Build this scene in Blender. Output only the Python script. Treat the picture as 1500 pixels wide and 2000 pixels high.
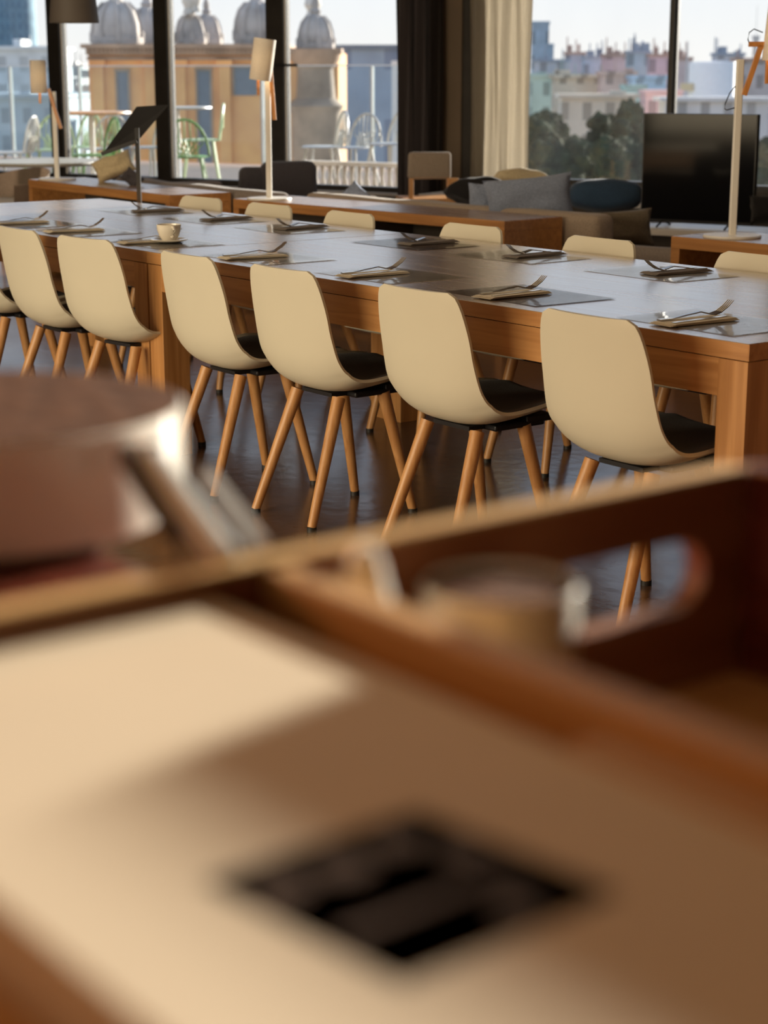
import bpy, bmesh, math, random
from mathutils import Vector, Matrix, noise
random.seed(7)
C = bpy.context.scene.collection
for o in list(bpy.data.objects): bpy.data.objects.remove(o)
V = Vector
# ------------------------------------------------------------------ camera
H, F, YH, YAW = 1.38, 3450.0, 141.0, math.radians(142.5)
PITCH = math.atan((1000-YH)/F)
FH = V((math.cos(YAW), math.sin(YAW), 0)); UP = V((0,0,1))
FW = FH*math.cos(PITCH)-UP*math.sin(PITCH)
RT = V((math.sin(YAW), -math.cos(YAW), 0)); CU = RT.cross(FW)
cd = bpy.data.cameras.new('camera'); cam = bpy.data.objects.new('camera', cd); C.objects.link(cam)
cam.matrix_world = Matrix.Translation((0,0,H)) @ Matrix((RT, CU, -FW)).transposed().to_4x4()
cd.sensor_fit = 'HORIZONTAL'; cd.sensor_width = 36; cd.lens = F/1500*36; cd.clip_end = 3000; cd.clip_start = .02
cd.dof.use_dof = True; cd.dof.focus_distance = 5.2
cd.dof.aperture_fstop = (cd.lens/1000)/.0140
bpy.context.scene.camera = cam
def ray(x, y): return FW*F + RT*(x-750) - CU*(y-1000)
def at(x, y, z):
    d = ray(x, y); t = (z-H)/d.z; return d*t+V((0,0,H))
def ext(px, dist, z):
    w = dist*math.cos(PITCH)+(H-z)*math.sin(PITCH)
    return FH*dist + RT*((px-750)/F*w) + V((0,0,z))
def zat(py, dist): return H-(py-YH)/3556*dist*(1+0)   # height seen at image row py
# ------------------------------------------------------------------ render look
sc = bpy.context.scene
sc.view_settings.view_transform = 'Standard'; sc.view_settings.look = 'None'
sc.view_settings.gamma = 1; sc.view_settings.exposure = 0.0; sc.view_settings.use_curve_mapping = False
# ------------------------------------------------------------------ world
wd = bpy.data.worlds.new('sky'); sc.world = wd; wd.use_nodes = True
nt = wd.node_tree; nt.nodes.clear(); N = nt.nodes.new; L = nt.links.new
tc = N('ShaderNodeTexCoord'); sx = N('ShaderNodeSeparateXYZ'); L(tc.outputs['Generated'], sx.inputs[0])
rp = N('ShaderNodeValToRGB'); L(sx.outputs['Z'], rp.inputs[0])
e = rp.color_ramp.elements; e[0].position = 0.0; e[0].color = (.93,.92,.89,1); e[1].position = .5; e[1].color = (.30,.48,.80,1)
m = e.new(.06); m.color = (.82,.88,.93,1)
bg = N('ShaderNodeBackground'); bg.inputs[1].default_value = 1.05; L(rp.outputs[0], bg.inputs[0])
wo = N('ShaderNodeOutputWorld'); L(bg.outputs[0], wo.inputs[0])
# ------------------------------------------------------------------ lights
SUN_EL = math.radians(11); SUN_AZ = V((-.22,.975,0)).normalized()
SUN = V((SUN_AZ.x*math.cos(SUN_EL), SUN_AZ.y*math.cos(SUN_EL), math.sin(SUN_EL)))
sl = bpy.data.lights.new('sun','SUN'); sl.energy = 14; sl.angle = math.radians(1.0); sl.color = (1,.94,.82)
so = bpy.data.objects.new('sun', sl); C.objects.link(so); so.rotation_euler = SUN.to_track_quat('Z','Y').to_euler()
def area(name, loc, to, sx_, sy_, power, col):
    l = bpy.data.lights.new(name,'AREA'); l.shape = 'RECTANGLE'; l.size = sx_; l.size_y = sy_; l.energy = power; l.color = col
    o = bpy.data.objects.new(name, l); C.objects.link(o); o.location = loc
    o.rotation_euler = (V(to)-V(loc)).to_track_quat('-Z','Y').to_euler(); return o
area('warm_back_fill', (-4.6,-4.6,1.7), (-5.0,3.5,.7), 7.2, 2.2, 560, (1,.82,.55))  # added warm fill behind the camera; the back wall has no opening
area('overhead_fill', (-7,4.5,4.4), (-7,4.5,0), 7, 3, 60, (1,.78,.52))  # added warm fill above the tables, with no ceiling fitting
area('counter_orange_fill', (.2,-.8,3.6), (-.2,.3,1), 2, 1.5, 2, (1,.30,.10))  # added orange fill that reddens the shade on the card pad
area('bowl_orange_fill', (-2.2,-.7,1.75), (-1.0,.35,1.2), .4, .4, 13, (1,.40,.14))  # added orange fill aimed at the bowl; no lamp stands there
# ------------------------------------------------------------------ materials
def newmat(name):
    m = bpy.data.materials.new(name); m.use_nodes = True; t = m.node_tree
    return m, t, t.nodes['Principled BSDF'], t.nodes.new, t.links.new
def plain(name, col, rough=.5, metal=0, var=.08, scale=8, bump=0, coat=0, spec=.5):
    m, t, b, N, L = newmat(name)
    tc = N('ShaderNodeTexCoord'); n = N('ShaderNodeTexNoise'); n.inputs['Scale'].default_value = scale; n.inputs['Detail'].default_value = 4
    L(tc.outputs['Object'], n.inputs[0])
    r = N('ShaderNodeValToRGB'); L(n.outputs[0], r.inputs[0]); e = r.color_ramp.elements
    e[0].position=.3; e[1].position=.7
    e[0].color = tuple(c*(1-var) for c in col)+(1,); e[1].color = tuple(min(1,c*(1+var)) for c in col)+(1,)
    L(r.outputs[0], b.inputs['Base Color']); b.inputs['Roughness'].default_value = rough; b.inputs['Metallic'].default_value = metal
    b.inputs['Coat Weight'].default_value = coat; b.inputs['Specular IOR Level'].default_value = spec
    if bump:
        bp = N('ShaderNodeBump'); bp.inputs['Strength'].default_value = bump; bp.inputs['Distance'].default_value = .01
        L(n.outputs[0], bp.inputs['Height']); L(bp.outputs[0], b.inputs['Normal'])
    return m
def wood(name, a, b_, rough=.35, axis='X', scale=1.0, coat=.2, planks=0):
    m, t, b, N, L = newmat(name)
    tc = N('ShaderNodeTexCoord'); mp = N('ShaderNodeMapping'); L(tc.outputs['Object'], mp.inputs[0])
    s = {'X':(1.2,22,22),'Y':(22,1.2,22),'Z':(22,22,1.2)}[axis]; mp.inputs['Scale'].default_value = tuple(v*scale for v in s)
    n = N('ShaderNodeTexNoise'); n.inputs['Scale'].default_value = 1.6; n.inputs['Detail'].default_value = 6; n.inputs['Distortion'].default_value = .6
    L(mp.outputs[0], n.inputs[0])
    r = N('ShaderNodeValToRGB'); e = r.color_ramp.elements; e[0].position=.32; e[1].position=.7; e[0].color = a+(1,); e[1].color = b_+(1,)
    L(n.outputs[0], r.inputs[0]); out = r.outputs[0]
    if planks:
        m2 = N('ShaderNodeMapping'); L(tc.outputs['Object'], m2.inputs[0])
        br = N('ShaderNodeTexBrick'); L(m2.outputs[0], br.inputs[0]); br.inputs['Scale'].default_value = 1
        br.inputs['Brick Width'].default_value = 1.3; br.inputs['Row Height'].default_value = planks; br.inputs['Mortar Size'].default_value = .0012
        br.inputs['Color1'].default_value = (.82,.82,.82,1); br.inputs['Color2'].default_value = (1.1,1.08,1.05,1); br.inputs['Mortar'].default_value = (.45,.4,.35,1)
        mx = N('ShaderNodeMix'); mx.data_type='RGBA'; mx.blend_type='MULTIPLY'; mx.inputs[0].default_value = 1
        L(out, mx.inputs[6]); L(br.outputs[0], mx.inputs[7]); out = mx.outputs[2]
    L(out, b.inputs['Base Color'])
    rr = N('ShaderNodeMapRange'); rr.inputs['To Min'].default_value = rough-.06; rr.inputs['To Max'].default_value = rough+.1
    L(n.outputs[0], rr.inputs[0]); L(rr.outputs[0], b.inputs['Roughness'])
    b.inputs['Coat Weight'].default_value = coat; b.inputs['Coat Roughness'].default_value = .25
    bp = N('ShaderNodeBump'); bp.inputs['Strength'].default_value = .12; bp.inputs['Distance'].default_value = .003
    L(n.outputs[0], bp.inputs['Height']); L(bp.outputs[0], b.inputs['Normal'])
    return m
def fabric(name, col, scale=350, var=.25, rough=.9, translucent=0, check=0):
    m, t, b, N, L = newmat(name)
    tc = N('ShaderNodeTexCoord'); w = N('ShaderNodeTexNoise'); w.inputs['Scale'].default_value = scale; w.inputs['Detail'].default_value = 2
    L(tc.outputs['Object'], w.inputs[0])
    r = N('ShaderNodeValToRGB'); e = r.color_ramp.elements; e[0].position=.35; e[1].position=.65
    e[0].color = tuple(c*(1-var) for c in col)+(1,); e[1].color = tuple(min(1,c*(1+var)) for c in col)+(1,)
    L(w.outputs[0], r.inputs[0]); out = r.outputs[0]
    if check:
        br = N('ShaderNodeTexBrick'); br.offset = 0; L(tc.outputs['Generated'], br.inputs[0]); br.inputs['Scale'].default_value = check
        br.inputs['Brick Width'].default_value = .1; br.inputs['Row Height'].default_value = .06; br.inputs['Mortar Size'].default_value = .003
        br.inputs['Color1'].default_value = (1,1,1,1); br.inputs['Color2'].default_value = (.93,.93,.93,1); br.inputs['Mortar'].default_value = (.7,.68,.65,1)
        mx = N('ShaderNodeMix'); mx.data_type='RGBA'; mx.blend_type='MULTIPLY'; mx.inputs[0].default_value = 1
        L(out, mx.inputs[6]); L(br.outputs[0], mx.inputs[7]); out = mx.outputs[2]
    L(out, b.inputs['Base Color']); b.inputs['Roughness'].default_value = rough; b.inputs['Sheen Weight'].default_value = .15
    b.inputs['Specular IOR Level'].default_value = .2
    bp = N('ShaderNodeBump'); bp.inputs['Strength'].default_value = .25; bp.inputs['Distance'].default_value = .002
    L(w.outputs[0], bp.inputs['Height']); L(bp.outputs[0], b.inputs['Normal'])
    if translucent:
        tr = N('ShaderNodeBsdfTranslucent'); L(out, tr.inputs[0]); ms = N('ShaderNodeMixShader'); ms.inputs[0].default_value = translucent
        L(b.outputs[0], ms.inputs[1]); L(tr.outputs[0], ms.inputs[2]); L(ms.outputs[0], t.nodes['Material Output'].inputs[0])
    return m
def glass_pane(name, gloss=.06, haze=.05, tint=(1,1,1)):
    m, t, b, N, L = newmat(name); t.nodes.remove(b)
    tr = N('ShaderNodeBsdfTransparent'); tr.inputs[0].default_value = tint+(1,)
    gl = N('ShaderNodeBsdfGlossy'); gl.inputs['Roughness'].default_value = .02
    df = N('ShaderNodeBsdfTranslucent'); df.inputs[0].default_value = (.9,.92,.95,1)
    fr = N('ShaderNodeFresnel'); fr.inputs[0].default_value = 1.25
    ad = N('ShaderNodeMath'); ad.operation='ADD'; L(fr.outputs[0], ad.inputs[0]); ad.inputs[1].default_value = gloss
    m1 = N('ShaderNodeMixShader'); L(ad.outputs[0], m1.inputs[0]); L(tr.outputs[0], m1.inputs[1]); L(gl.outputs[0], m1.inputs[2])
    # whitish reflections on the pane, painted as a noisy milky veil
    tc = N('ShaderNodeTexCoord'); mp = N('ShaderNodeMapping'); mp.inputs['Scale'].default_value = (1.2,1.2,.6); L(tc.outputs['Object'], mp.inputs[0])
    nn = N('ShaderNodeTexNoise'); nn.inputs['Scale'].default_value = 2.2; nn.inputs['Detail'].default_value = 5; L(mp.outputs[0], nn.inputs[0])
    mr = N('ShaderNodeMapRange'); mr.inputs['From Min'].default_value=.3; mr.inputs['From Max'].default_value=.75; mr.inputs['To Min'].default_value=haze*.4; mr.inputs['To Max'].default_value=haze*1.8
    L(nn.outputs[0], mr.inputs[0])
    m2 = N('ShaderNodeMixShader'); L(mr.outputs[0], m2.inputs[0]); L(m1.outputs[0], m2.inputs[1]); L(df.outputs[0], m2.inputs[2])
    L(m2.outputs[0], t.nodes['Material Output'].inputs[0]); return m
def facade(name, col, win=(.16,.2,.25), bw=2.6, rh=3.2, frac=.62, var=.12, grunge=.25, noz=False):
    """plaster wall with a grid of windows, from object coordinates (metres)"""
    m, t, b, N, L = newmat(name)
    tc = N('ShaderNodeTexCoord'); sp = N('ShaderNodeSeparateXYZ'); L(tc.outputs['Object'], sp.inputs[0])
    def frac_(sock, size, lo, hi):
        d = N('ShaderNodeMath'); d.operation='DIVIDE'; L(sock, d.inputs[0]); d.inputs[1].default_value = size
        f = N('ShaderNodeMath'); f.operation='FRACT'; L(d.outputs[0], f.inputs[0])
        g = N('ShaderNodeMath'); g.operation='GREATER_THAN'; L(f.outputs[0], g.inputs[0]); g.inputs[1].default_value = lo
        l = N('ShaderNodeMath'); l.operation='LESS_THAN'; L(f.outputs[0], l.inputs[0]); l.inputs[1].default_value = hi
        a = N('ShaderNodeMath'); a.operation='MULTIPLY'; L(g.outputs[0], a.inputs[0]); L(l.outputs[0], a.inputs[1]); return a.outputs[0]
    sxy = N('ShaderNodeMath'); sxy.operation='ADD'; L(sp.outputs[0], sxy.inputs[0]); L(sp.outputs[1], sxy.inputs[1])
    fx = frac_(sxy.outputs[0], bw, .5-frac*.32, .5+frac*.32); fz = frac_(sp.outputs[2], rh, .25, .25+frac*.9)
    mu = N('ShaderNodeMath'); mu.operation='MULTIPLY'; L(fx, mu.inputs[0]); L(fz, mu.inputs[1])
    n = N('ShaderNodeTexNoise'); n.inputs['Scale'].default_value = .35; n.inputs['Detail'].default_value = 6; L(tc.outputs['Object'], n.inputs[0])
    r = N('ShaderNodeValToRGB'); e = r.color_ramp.elements; e[0].position=.3; e[1].position=.7
    e[0].color = tuple(c*(1-grunge) for c in col)+(1,); e[1].color = tuple(min(1,c*(1+var)) for c in col)+(1,); L(n.outputs[0], r.inputs[0])
    mx = N('ShaderNodeMix'); mx.data_type='RGBA'; L(mu.outputs[0], mx.inputs[0]); L(r.outputs[0], mx.inputs[6]); mx.inputs[7].default_value = win+(1,)
    L(mx.outputs[2], b.inputs['Base Color']); b.inputs['Roughness'].default_value = .8; return m
M = dict(
 oak = wood('oiled_oak', (.42,.19,.06), (.62,.32,.12), .38, 'X'),
 oakz = wood('oiled_oak_upright', (.42,.19,.06), (.62,.32,.12), .38, 'Z'),
 oaktop = wood('worn_oak_tabletop', (.24,.16,.10), (.42,.30,.20),   .24, 'X', 1, 1, planks=.21),
 oakside = wood('oak_sideboard', (.38,.17,.055), (.56,.27,.09), .36, 'X'),
 sidetop = wood('sideboard_top', (.26,.16,.10), (.38,.25,.16), .26, 'X', 1, .3),
 beech = wood('beech_leg', (.50,.24,.085), (.66,.36,.15), .42, 'Z', 1.5),
 lampwood = wood('lamp_beech', (.55,.22,.06), (.70,.32,.10), .4, 'Z', 2),
 shell = plain('cream_moulded_shell', (.70,.66,.54), .38, var=.02, scale=3, spec=.35),
 pad = fabric('charcoal_seat_fabric', (.075,.065,.065), 300),
 under = plain('dark_steel_frame', (.03,.03,.035), .4, .6),
 foot = plain('black_plastic', (.02,.02,.02), .5),
 white = plain('white_enamel', (.82,.80,.76), .35, var=.02),
 shade = fabric('lamp_shade_card', (.78,.73,.66), 200, .05, .7, .15),
 black = plain('black_metal', (.018,.018,.02), .32, .3),
 darkframe = plain('bronze_window_frame', (.03,.028,.026), .42, .4, var=.15),
 steel = plain('brushed_steel', (.62,.60,.57), .2, 1, var=.05),
 china = plain('white_china', (.85,.80,.70), .12, var=.01, coat=.4),
 paper = plain('satin_placemat_paper', (.70,.68,.64), .16, var=.12, scale=5, coat=.8),
 darknapkin = plain('shade_toned_napkin', (.20,.17,.15), .8, var=.08, scale=40, bump=.1),  # backlit darkness of the far napkins put into the colour
 napkin = plain('cream_napkin', (.74,.68,.56), .85, var=.05, scale=40, bump=.1),
 darkpaper = plain('shade_toned_placemat', (.20,.15,.12), .2, var=.4, scale=14, coat=.5),  # shade lying on the mat put into a darker colour
 greyfab = fabric('grey_sofa_fabric', (.20,.17,.155), 260),
 beigefab = fabric('taupe_sofa_fabric', (.30,.24,.19), 260),
 darkfab = fabric('dark_plum_fabric', (.06,.055,.065), 260),
 bluegrey = fabric('blue_grey_cushion', (.20,.24,.34), 220),
 navy = fabric('navy_cushion', (.03,.06,.11), 220),
 olive = fabric('olive_cushion', (.13,.105,.075), 220),
 blackfab = fabric('black_cushion', (.012,.011,.012), 220),
 cream = fabric('cream_cushion', (.55,.46,.30), 220),
 tvscreen = plain('tv_screen', (.006,.006,.007), .08, var=0, spec=.12),
 curtainD = fabric('brown_curtain', (.035,.026,.022), 300, .2, .9, .12),
 curtainL = fabric('cream_linen_curtain', (.47,.42,.34), 300, .12, .9, .28, check=6),
 wallcol = plain('dark_brown_wall', (.05,.042,.036), .6, var=.15, scale=2),
 column = plain('bronze_column', (.11,.075,.045), .5, var=.1, scale=2),
 wallback = plain('brown_plaster',(.16,.11,.075),.8),
 ceiling = plain('ceiling_paint', (.35,.27,.2), .8),
 bench = plain('white_bench', (.55,.55,.56), .4),
 green = plain('green_plastic', (.10,.23,.045), .4),
 paleg = plain('pale_green_plastic', (.42,.55,.30), .4),
 wplast = plain('white_plastic', (.50,.50,.46), .4),
 counter = wood('red_brown_counter', (.10,.016,.008), (.18,.035,.016), .25, 'X', 1, .5),
 caddy = wood('caddy_beech', (.22,.075,.032), (.30,.12,.05), .45, 'Y', 2, .1),
 edge = wood('caddy_sunlit_edge', (.52,.30,.10), (.68,.42,.16), .5, 'Y', 2, 0),  # sun on the caddy's top edges put into a lighter wood colour
 caddyx = wood('caddy_beech_long', (.46,.24,.08), (.60,.34,.13), .45, 'X', 2, .1),
 cardp = plain('cream_card', (.73,.61,.44), .55, var=.03, scale=10),
 ink = plain('black_ink', (.02,.018,.018), .5, var=.1),
 coffee = plain('mottled_brown', (.11,.045,.018), .9, spec=.1, var=.4, scale=60, bump=.3),  # mottled dark brown for the flat discs in bowl and cup
 glass = glass_pane('window_glass', .0, .004), railglass = glass_pane('rail_glass', .0, .001, (.86,.93,.97)),
 paving = plain('terrace_paving', (.24,.15,.10), .7, var=.12, scale=3),
 stone = plain('weathered_stone', (.55,.50,.43), .85, var=.35, scale=1.5, bump=.4),
 stoned = plain('grey_dome_stone', (.42,.37,.33), .85, var=.4, scale=1.2, bump=.4),
 leaves = plain('foliage', (.035,.045,.022), .9, var=.6, scale=2.5, bump=1, spec=.05),
)
# polished concrete floor
def floor_mat():
    m, t, b, N, L = newmat('polished_concrete')
    tc = N('ShaderNodeTexCoord'); n = N('ShaderNodeTexNoise'); n.inputs['Scale'].default_value=1.4; n.inputs['Detail'].default_value=9; n.inputs['Roughness'].default_value=.6
    L(tc.outputs['Object'], n.inputs[0]); r = N('ShaderNodeValToRGB'); e=r.color_ramp.elements; e[0].position=.3; e[1].position=.75
    e[0].color=(.085,.046,.028,1); e[1].color=(.17,.10,.066,1); L(n.outputs[0], r.inputs[0]); L(r.outputs[0], b.inputs['Base Color'])
    mr = N('ShaderNodeMapRange'); mr.inputs['To Min'].default_value=.10; mr.inputs['To Max'].default_value=.34; L(n.outputs[0], mr.inputs[0]); L(mr.outputs[0], b.inputs['Roughness'])
    n2 = N('ShaderNodeTexNoise'); n2.inputs['Scale'].default_value=14; n2.inputs['Detail'].default_value=3; L(tc.outputs['Object'], n2.inputs[0])
    bp = N('ShaderNodeBump'); bp.inputs['Strength'].default_value=.12; bp.inputs['Distance'].default_value=.01; L(n2.outputs[0], bp.inputs['Height']); L(bp.outputs[0], b.inputs['Normal'])
    return m
M['floor'] = floor_mat()
# ------------------------------------------------------------------ mesh helpers
def BM(): return bmesh.new()
def bx(bm, lo, hi, M4=None, bev=0):
    c = [(a+b)/2 for a,b in zip(lo,hi)]; s = [abs(b-a) for a,b in zip(lo,hi)]
    mt = Matrix.Translation(c) @ Matrix.Diagonal((s[0],s[1],s[2],1))
    if M4 is not None: mt = M4 @ mt
    r = bmesh.ops.create_cube(bm, size=1, matrix=mt)
    if bev:
        es = list({e for v in r['verts'] for e in v.link_edges})
        bmesh.ops.bevel(bm, geom=es, offset=bev, segments=2, affect='EDGES', profile=.5)
    return bm
def tube(bm, p0, p1, r0, r1=None, seg=16, caps=True):
    p0, p1 = V(p0), V(p1); r1 = r0 if r1 is None else r1; d = p1-p0
    mt = Matrix.Translation((p0+p1)/2) @ d.to_track_quat('Z','Y').to_matrix().to_4x4()
    bmesh.ops.create_cone(bm, cap_ends=caps, segments=seg, radius1=r0, radius2=r1, depth=d.length, matrix=mt); return bm
def path(bm, pts, r, seg=8):
    pts = [V(p) for p in pts]; rings = []
    rr = r if isinstance(r,(list,tuple)) else [r]*len(pts)
    for i,p in enumerate(pts):
        d = (pts[min(i+1,len(pts)-1)]-pts[max(i-1,0)]).normalized(); q = d.to_track_quat('Z','Y')
        rings.append([bm.verts.new(p+q@V((math.cos(a)*rr[i],math.sin(a)*rr[i],0))) for a in [2*math.pi*k/seg for k in range(seg)]])
    for a,b in zip(rings,rings[1:]):
        for k in range(seg): bm.faces.new((a[k],a[(k+1)%seg],b[(k+1)%seg],b[k]))
    bm.faces.new(rings[0][::-1]); bm.faces.new(rings[-1]); return bm
def lathe(bm, prof, seg=40, c=(0,0,0)):
    rings = []
    for r,z in prof:
        rings.append([bm.verts.new((c[0]+r*math.cos(2*math.pi*k/seg), c[1]+r*math.sin(2*math.pi*k/seg), c[2]+z)) for k in range(seg)] if r>1e-5 else [bm.verts.new((c[0],c[1],c[2]+z))])
    for a,b in zip(rings,rings[1:]):
        for k in range(seg):
            k2=(k+1)%seg
            if len(a)==1 and len(b)==1: continue
            if len(a)==1: bm.faces.new((a[0],b[k2],b[k]))
            elif len(b)==1: bm.faces.new((a[k],a[k2],b[0]))
            else: bm.faces.new((a[k],a[k2],b[k2],b[k]))
    return bm
def prism(bm, poly, z0, z1, M4=None):
    f = lambda p,z: (M4@V((p[0],p[1],z))) if M4 is not None else V((p[0],p[1],z))
    a = [bm.verts.new(f(p,z0)) for p in poly]; b = [bm.verts.new(f(p,z1)) for p in poly]; n=len(poly)
    bm.faces.new(a[::-1]); bm.faces.new(b)
    for i in range(n): bm.faces.new((a[i],a[(i+1)%n],b[(i+1)%n],b[i]))
    return bm
def obj(name, bm, mat, parent=None, loc=None, rot=None, smooth=False, label=None):
    bmesh.ops.recalc_face_normals(bm, faces=bm.faces)
    me = bpy.data.meshes.new(name); bm.to_mesh(me); bm.free(); me.materials.append(mat)
    if smooth:
        me.shade_smooth()
        try: me.set_sharp_from_angle(angle=math.radians(38))
        except Exception: pass
    o = bpy.data.objects.new(name, me); C.objects.link(o)
    if parent: o.parent = parent
    if loc is not None: o.location = loc
    if rot is not None: o.rotation_euler = (0,0,rot) if isinstance(rot,(int,float)) else rot
    if label: o['label'] = label
    return o
def tag(o, label, cat, group=None, kind=None):
    o['label']=label; o['category']=cat
    if group: o['group']=group
    if kind: o['kind']=kind
    return o
def thing(name, label, cat, loc=(0,0,0), rot=0, group=None):
    o = bpy.data.objects.new(name, None); C.objects.link(o); o.location = loc; o.empty_display_size=.1
    o.rotation_euler = (0,0,rot) if isinstance(rot,(int,float)) else rot
    return tag(o, label, cat, group)
def struct(name, bm, mat, parent=None, smooth=False, **k):
    o = obj(name, bm, mat, parent, smooth=smooth, **k)
    if not parent: o['kind']='structure'
    return o
def dup(root, loc, rot, label, group=None):
    def cp(o, par):
        c = o.copy(); C.objects.link(c)
        if par: c.parent = par
        for ch in o.children: cp(ch, c)
        return c
    r = cp(root, None); r.location = loc; r.rotation_euler = (0,0,rot) if isinstance(rot,(int,float)) else rot
    r['label']=label
    if group: r['group']=group
    return r
# ================================================================== THE ROOM
WA = math.radians(20.8); WO = V((-13.177, 9.242, 0))        # window wall: origin and heading
WM = Matrix.Translation(WO) @ Matrix.Rotation(WA,4,'Z')
def wl(s, y=0, z=0): return WM @ V((s,y,z))
b = BM(); x0,y0,x1 = -20,-5,3
pl = wl(-7.1,.1); pr = wl(17.35,.1)
prism(b, [(x0,y0),(x1,y0),(pr.x,pr.y),(pl.x,pl.y),(x0,pl.y)], -.2, 0); struct('floor', b, M['floor'])
b = BM(); prism(b, [(x0,y0),(x1,y0),(pr.x,pr.y),(pl.x,pl.y),(x0,pl.y)], 4.6, 4.75); struct('ceiling', b, M['ceiling'])
b = BM(); bx(b,(x0-.15,y0,0),(x0,pl.y+.3,4.6)); struct('wall_left', b, M['wallcol'])
b = BM(); bx(b,(-2.7,-1.15,0),(x1,-1.0,2.6)); struct('wall_fill_blocker', b, M['wallcol'])  # added unseen wall that keeps the warm fill off the card pad
b = BM(); bx(b,(x0,y0-.15,0),(x1,y0,4.6)); struct('wall_back', b, M['wallback'])
b = BM(); bx(b,(x1,y0,0),(x1+.15,pr.y,4.6))
struct('wall_right', b, M['ceiling'])
# window wall: header, sill and the solid stretches
S_ = dict(rot=WA, loc=WO)
b = BM(); bx(b,(-7.1,-.05,4.3),(17.35,.12,4.6)); bx(b,(4.4,-.05,0),(9.5,.12,4.3)); bx(b,(11.9,-.05,0),(17.35,.12,4.3)); bx(b,(9.5,-.05,0),(11.9,.12,.34)); bx(b,(-7.1,-.05,0),(1.06,.12,.34)); bx(b,(1.8,-.05,0),(4.4,.12,.5))
struct('wall_windows', b, M['wallcol'], **S_)
b = BM(); bx(b,(1.42,-.12,0),(1.64,.14,4.6)); struct('trim_1', b, M['column'], **S_)
b = BM(); bx(b,(1.64,-.10,0),(1.84,.14,4.6)); struct('trim_2', b, M['darkframe'], **S_)
# windows: each is a dark frame with a pane
def window(n, s0, s1, z0, z1, fl, fr, fb, mid=None, bright=True):
    b = BM(); d=.055
    bx(b,(s0,-d,z0),(s0+fl,d,z1)); bx(b,(s1-fr,-d,z0),(s1,d,z1)); bx(b,(s0+fl,-d,z0),(s1-fr,d,z0+fb)); bx(b,(s0+fl,-d,z1-.08),(s1-fr,d,z1))
    # rebate step on the frame
    bx(b,(s0+fl,-.02,z0+fb),(s0+fl+.015,.02,z1-.08)); bx(b,(s1-fr-.015,-.02,z0+fb),(s1-fr,.02,z1-.08))
    w = struct('window_%d'%n, b, M['darkframe'], **S_)
    b = BM(); bx(b,(s0+fl,-.006,z0+fb),(s1-fr,.006,z1-.08)); obj('pane', b, M['glass'], w)
    if bright:   # white strip standing in for the sunlit side of the mullion
        b = BM(); bx(b,(s0+fl,-.03,z0+fb),(s0+fl+.012,.03,z1-.08)); obj('sunlit_strip', b, M['white'], w)
    return w
window(1,-7.1,-4.9,.34,4.3,.08,.075,.08); window(2,-4.9,-2.88,.34,4.3,.075,.09,.08)
window(3,-2.88,-1.58,.34,4.3,.065,.085,.08); window(4,-1.58,-.30,.34,4.3,.075,.09,.08)
w5 = window(5,-.30,1.08,.34,4.3,.095,.10,.07)
b = BM(); tube(b,(-.27,-.06,1.44),(-.27,-.13,1.44),.008); tube(b,(-.29,-.125,1.44),(.0,-.125,1.44),.012); obj('window_handle', b, M['black'], w5)
window(6,1.84,3.47,.5,4.3,.03,.02,.03,bright=False); window(7,3.47,4.4,.5,4.3,.02,.03,.03,bright=False)
window(8,9.5,11.9,.34,4.3,.07,.07,.08,bright=False)  # unseen window added so the sun reaches the counter
# window bench (ledge) on the right and sill board on the left
b = BM(); bx(b,(1.9,-1.15,0),(4.9,-.06,.41)); o=struct('trim_3', b, M['wallcol'], **S_)
b = BM(); bx(b,(1.86,-1.18,.41),(4.9,-.06,.45)); o=struct('trim_4', b, M['bench'], **S_)
b = BM(); bx(b,(-4.9,-.16,.34),(1.06,-.056,.365)); struct('trim_5', b, M['bench'], **S_)
# curtains
def curtain(name, s0, s1, yoff, mat, label, folds, amp, ztop=4.4, zb=.04, seed=1):
    rnd = random.Random(seed); b = BM(); nu, nv = folds*10, 18; g=[]
    ph = [rnd.uniform(-.5,.5) for _ in range(folds+2)]; am = [rnd.uniform(.5,1.2) for _ in range(folds+2)]
    for j in range(nv+1):
        z = zb+(ztop-zb)*j/nv; row=[]
        for i in range(nu+1):
            u = i/nu*folds; k=int(u); a = am[k]*(1-(u-k))+am[k+1]*(u-k); p = ph[k]*(1-(u-k))+ph[k+1]*(u-k)
            y = amp*a*math.sin(2*math.pi*u+p+.6*math.sin(z*1.3+k))
            x = (s1-s0)*i/nu+.012*math.sin(z*2+u*3)
            row.append(b.verts.new((x, y, z)))
        g.append(row)
    for j in range(nv):
        for i in range(nu): b.faces.new((g[j][i],g[j][i+1],g[j+1][i+1],g[j+1][i]))
    bmesh.ops.solidify(b, geom=list(b.faces), thickness=.003)
    p = wl(s0,yoff,0)
    return tag(obj(name, b, mat, smooth=True, loc=p, rot=WA), label, 'curtain')
curtain('curtain', 1.06, 1.5, -.2, M['curtainD'], 'dark brown pleated curtain hanging beside the bronze column', 6, .03, seed=3)
curtain('curtain', 1.74, 2.30, -.16, M['curtainL'], 'sunlit cream linen curtain beside the right-hand window', 5, .035, seed=5)
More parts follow.
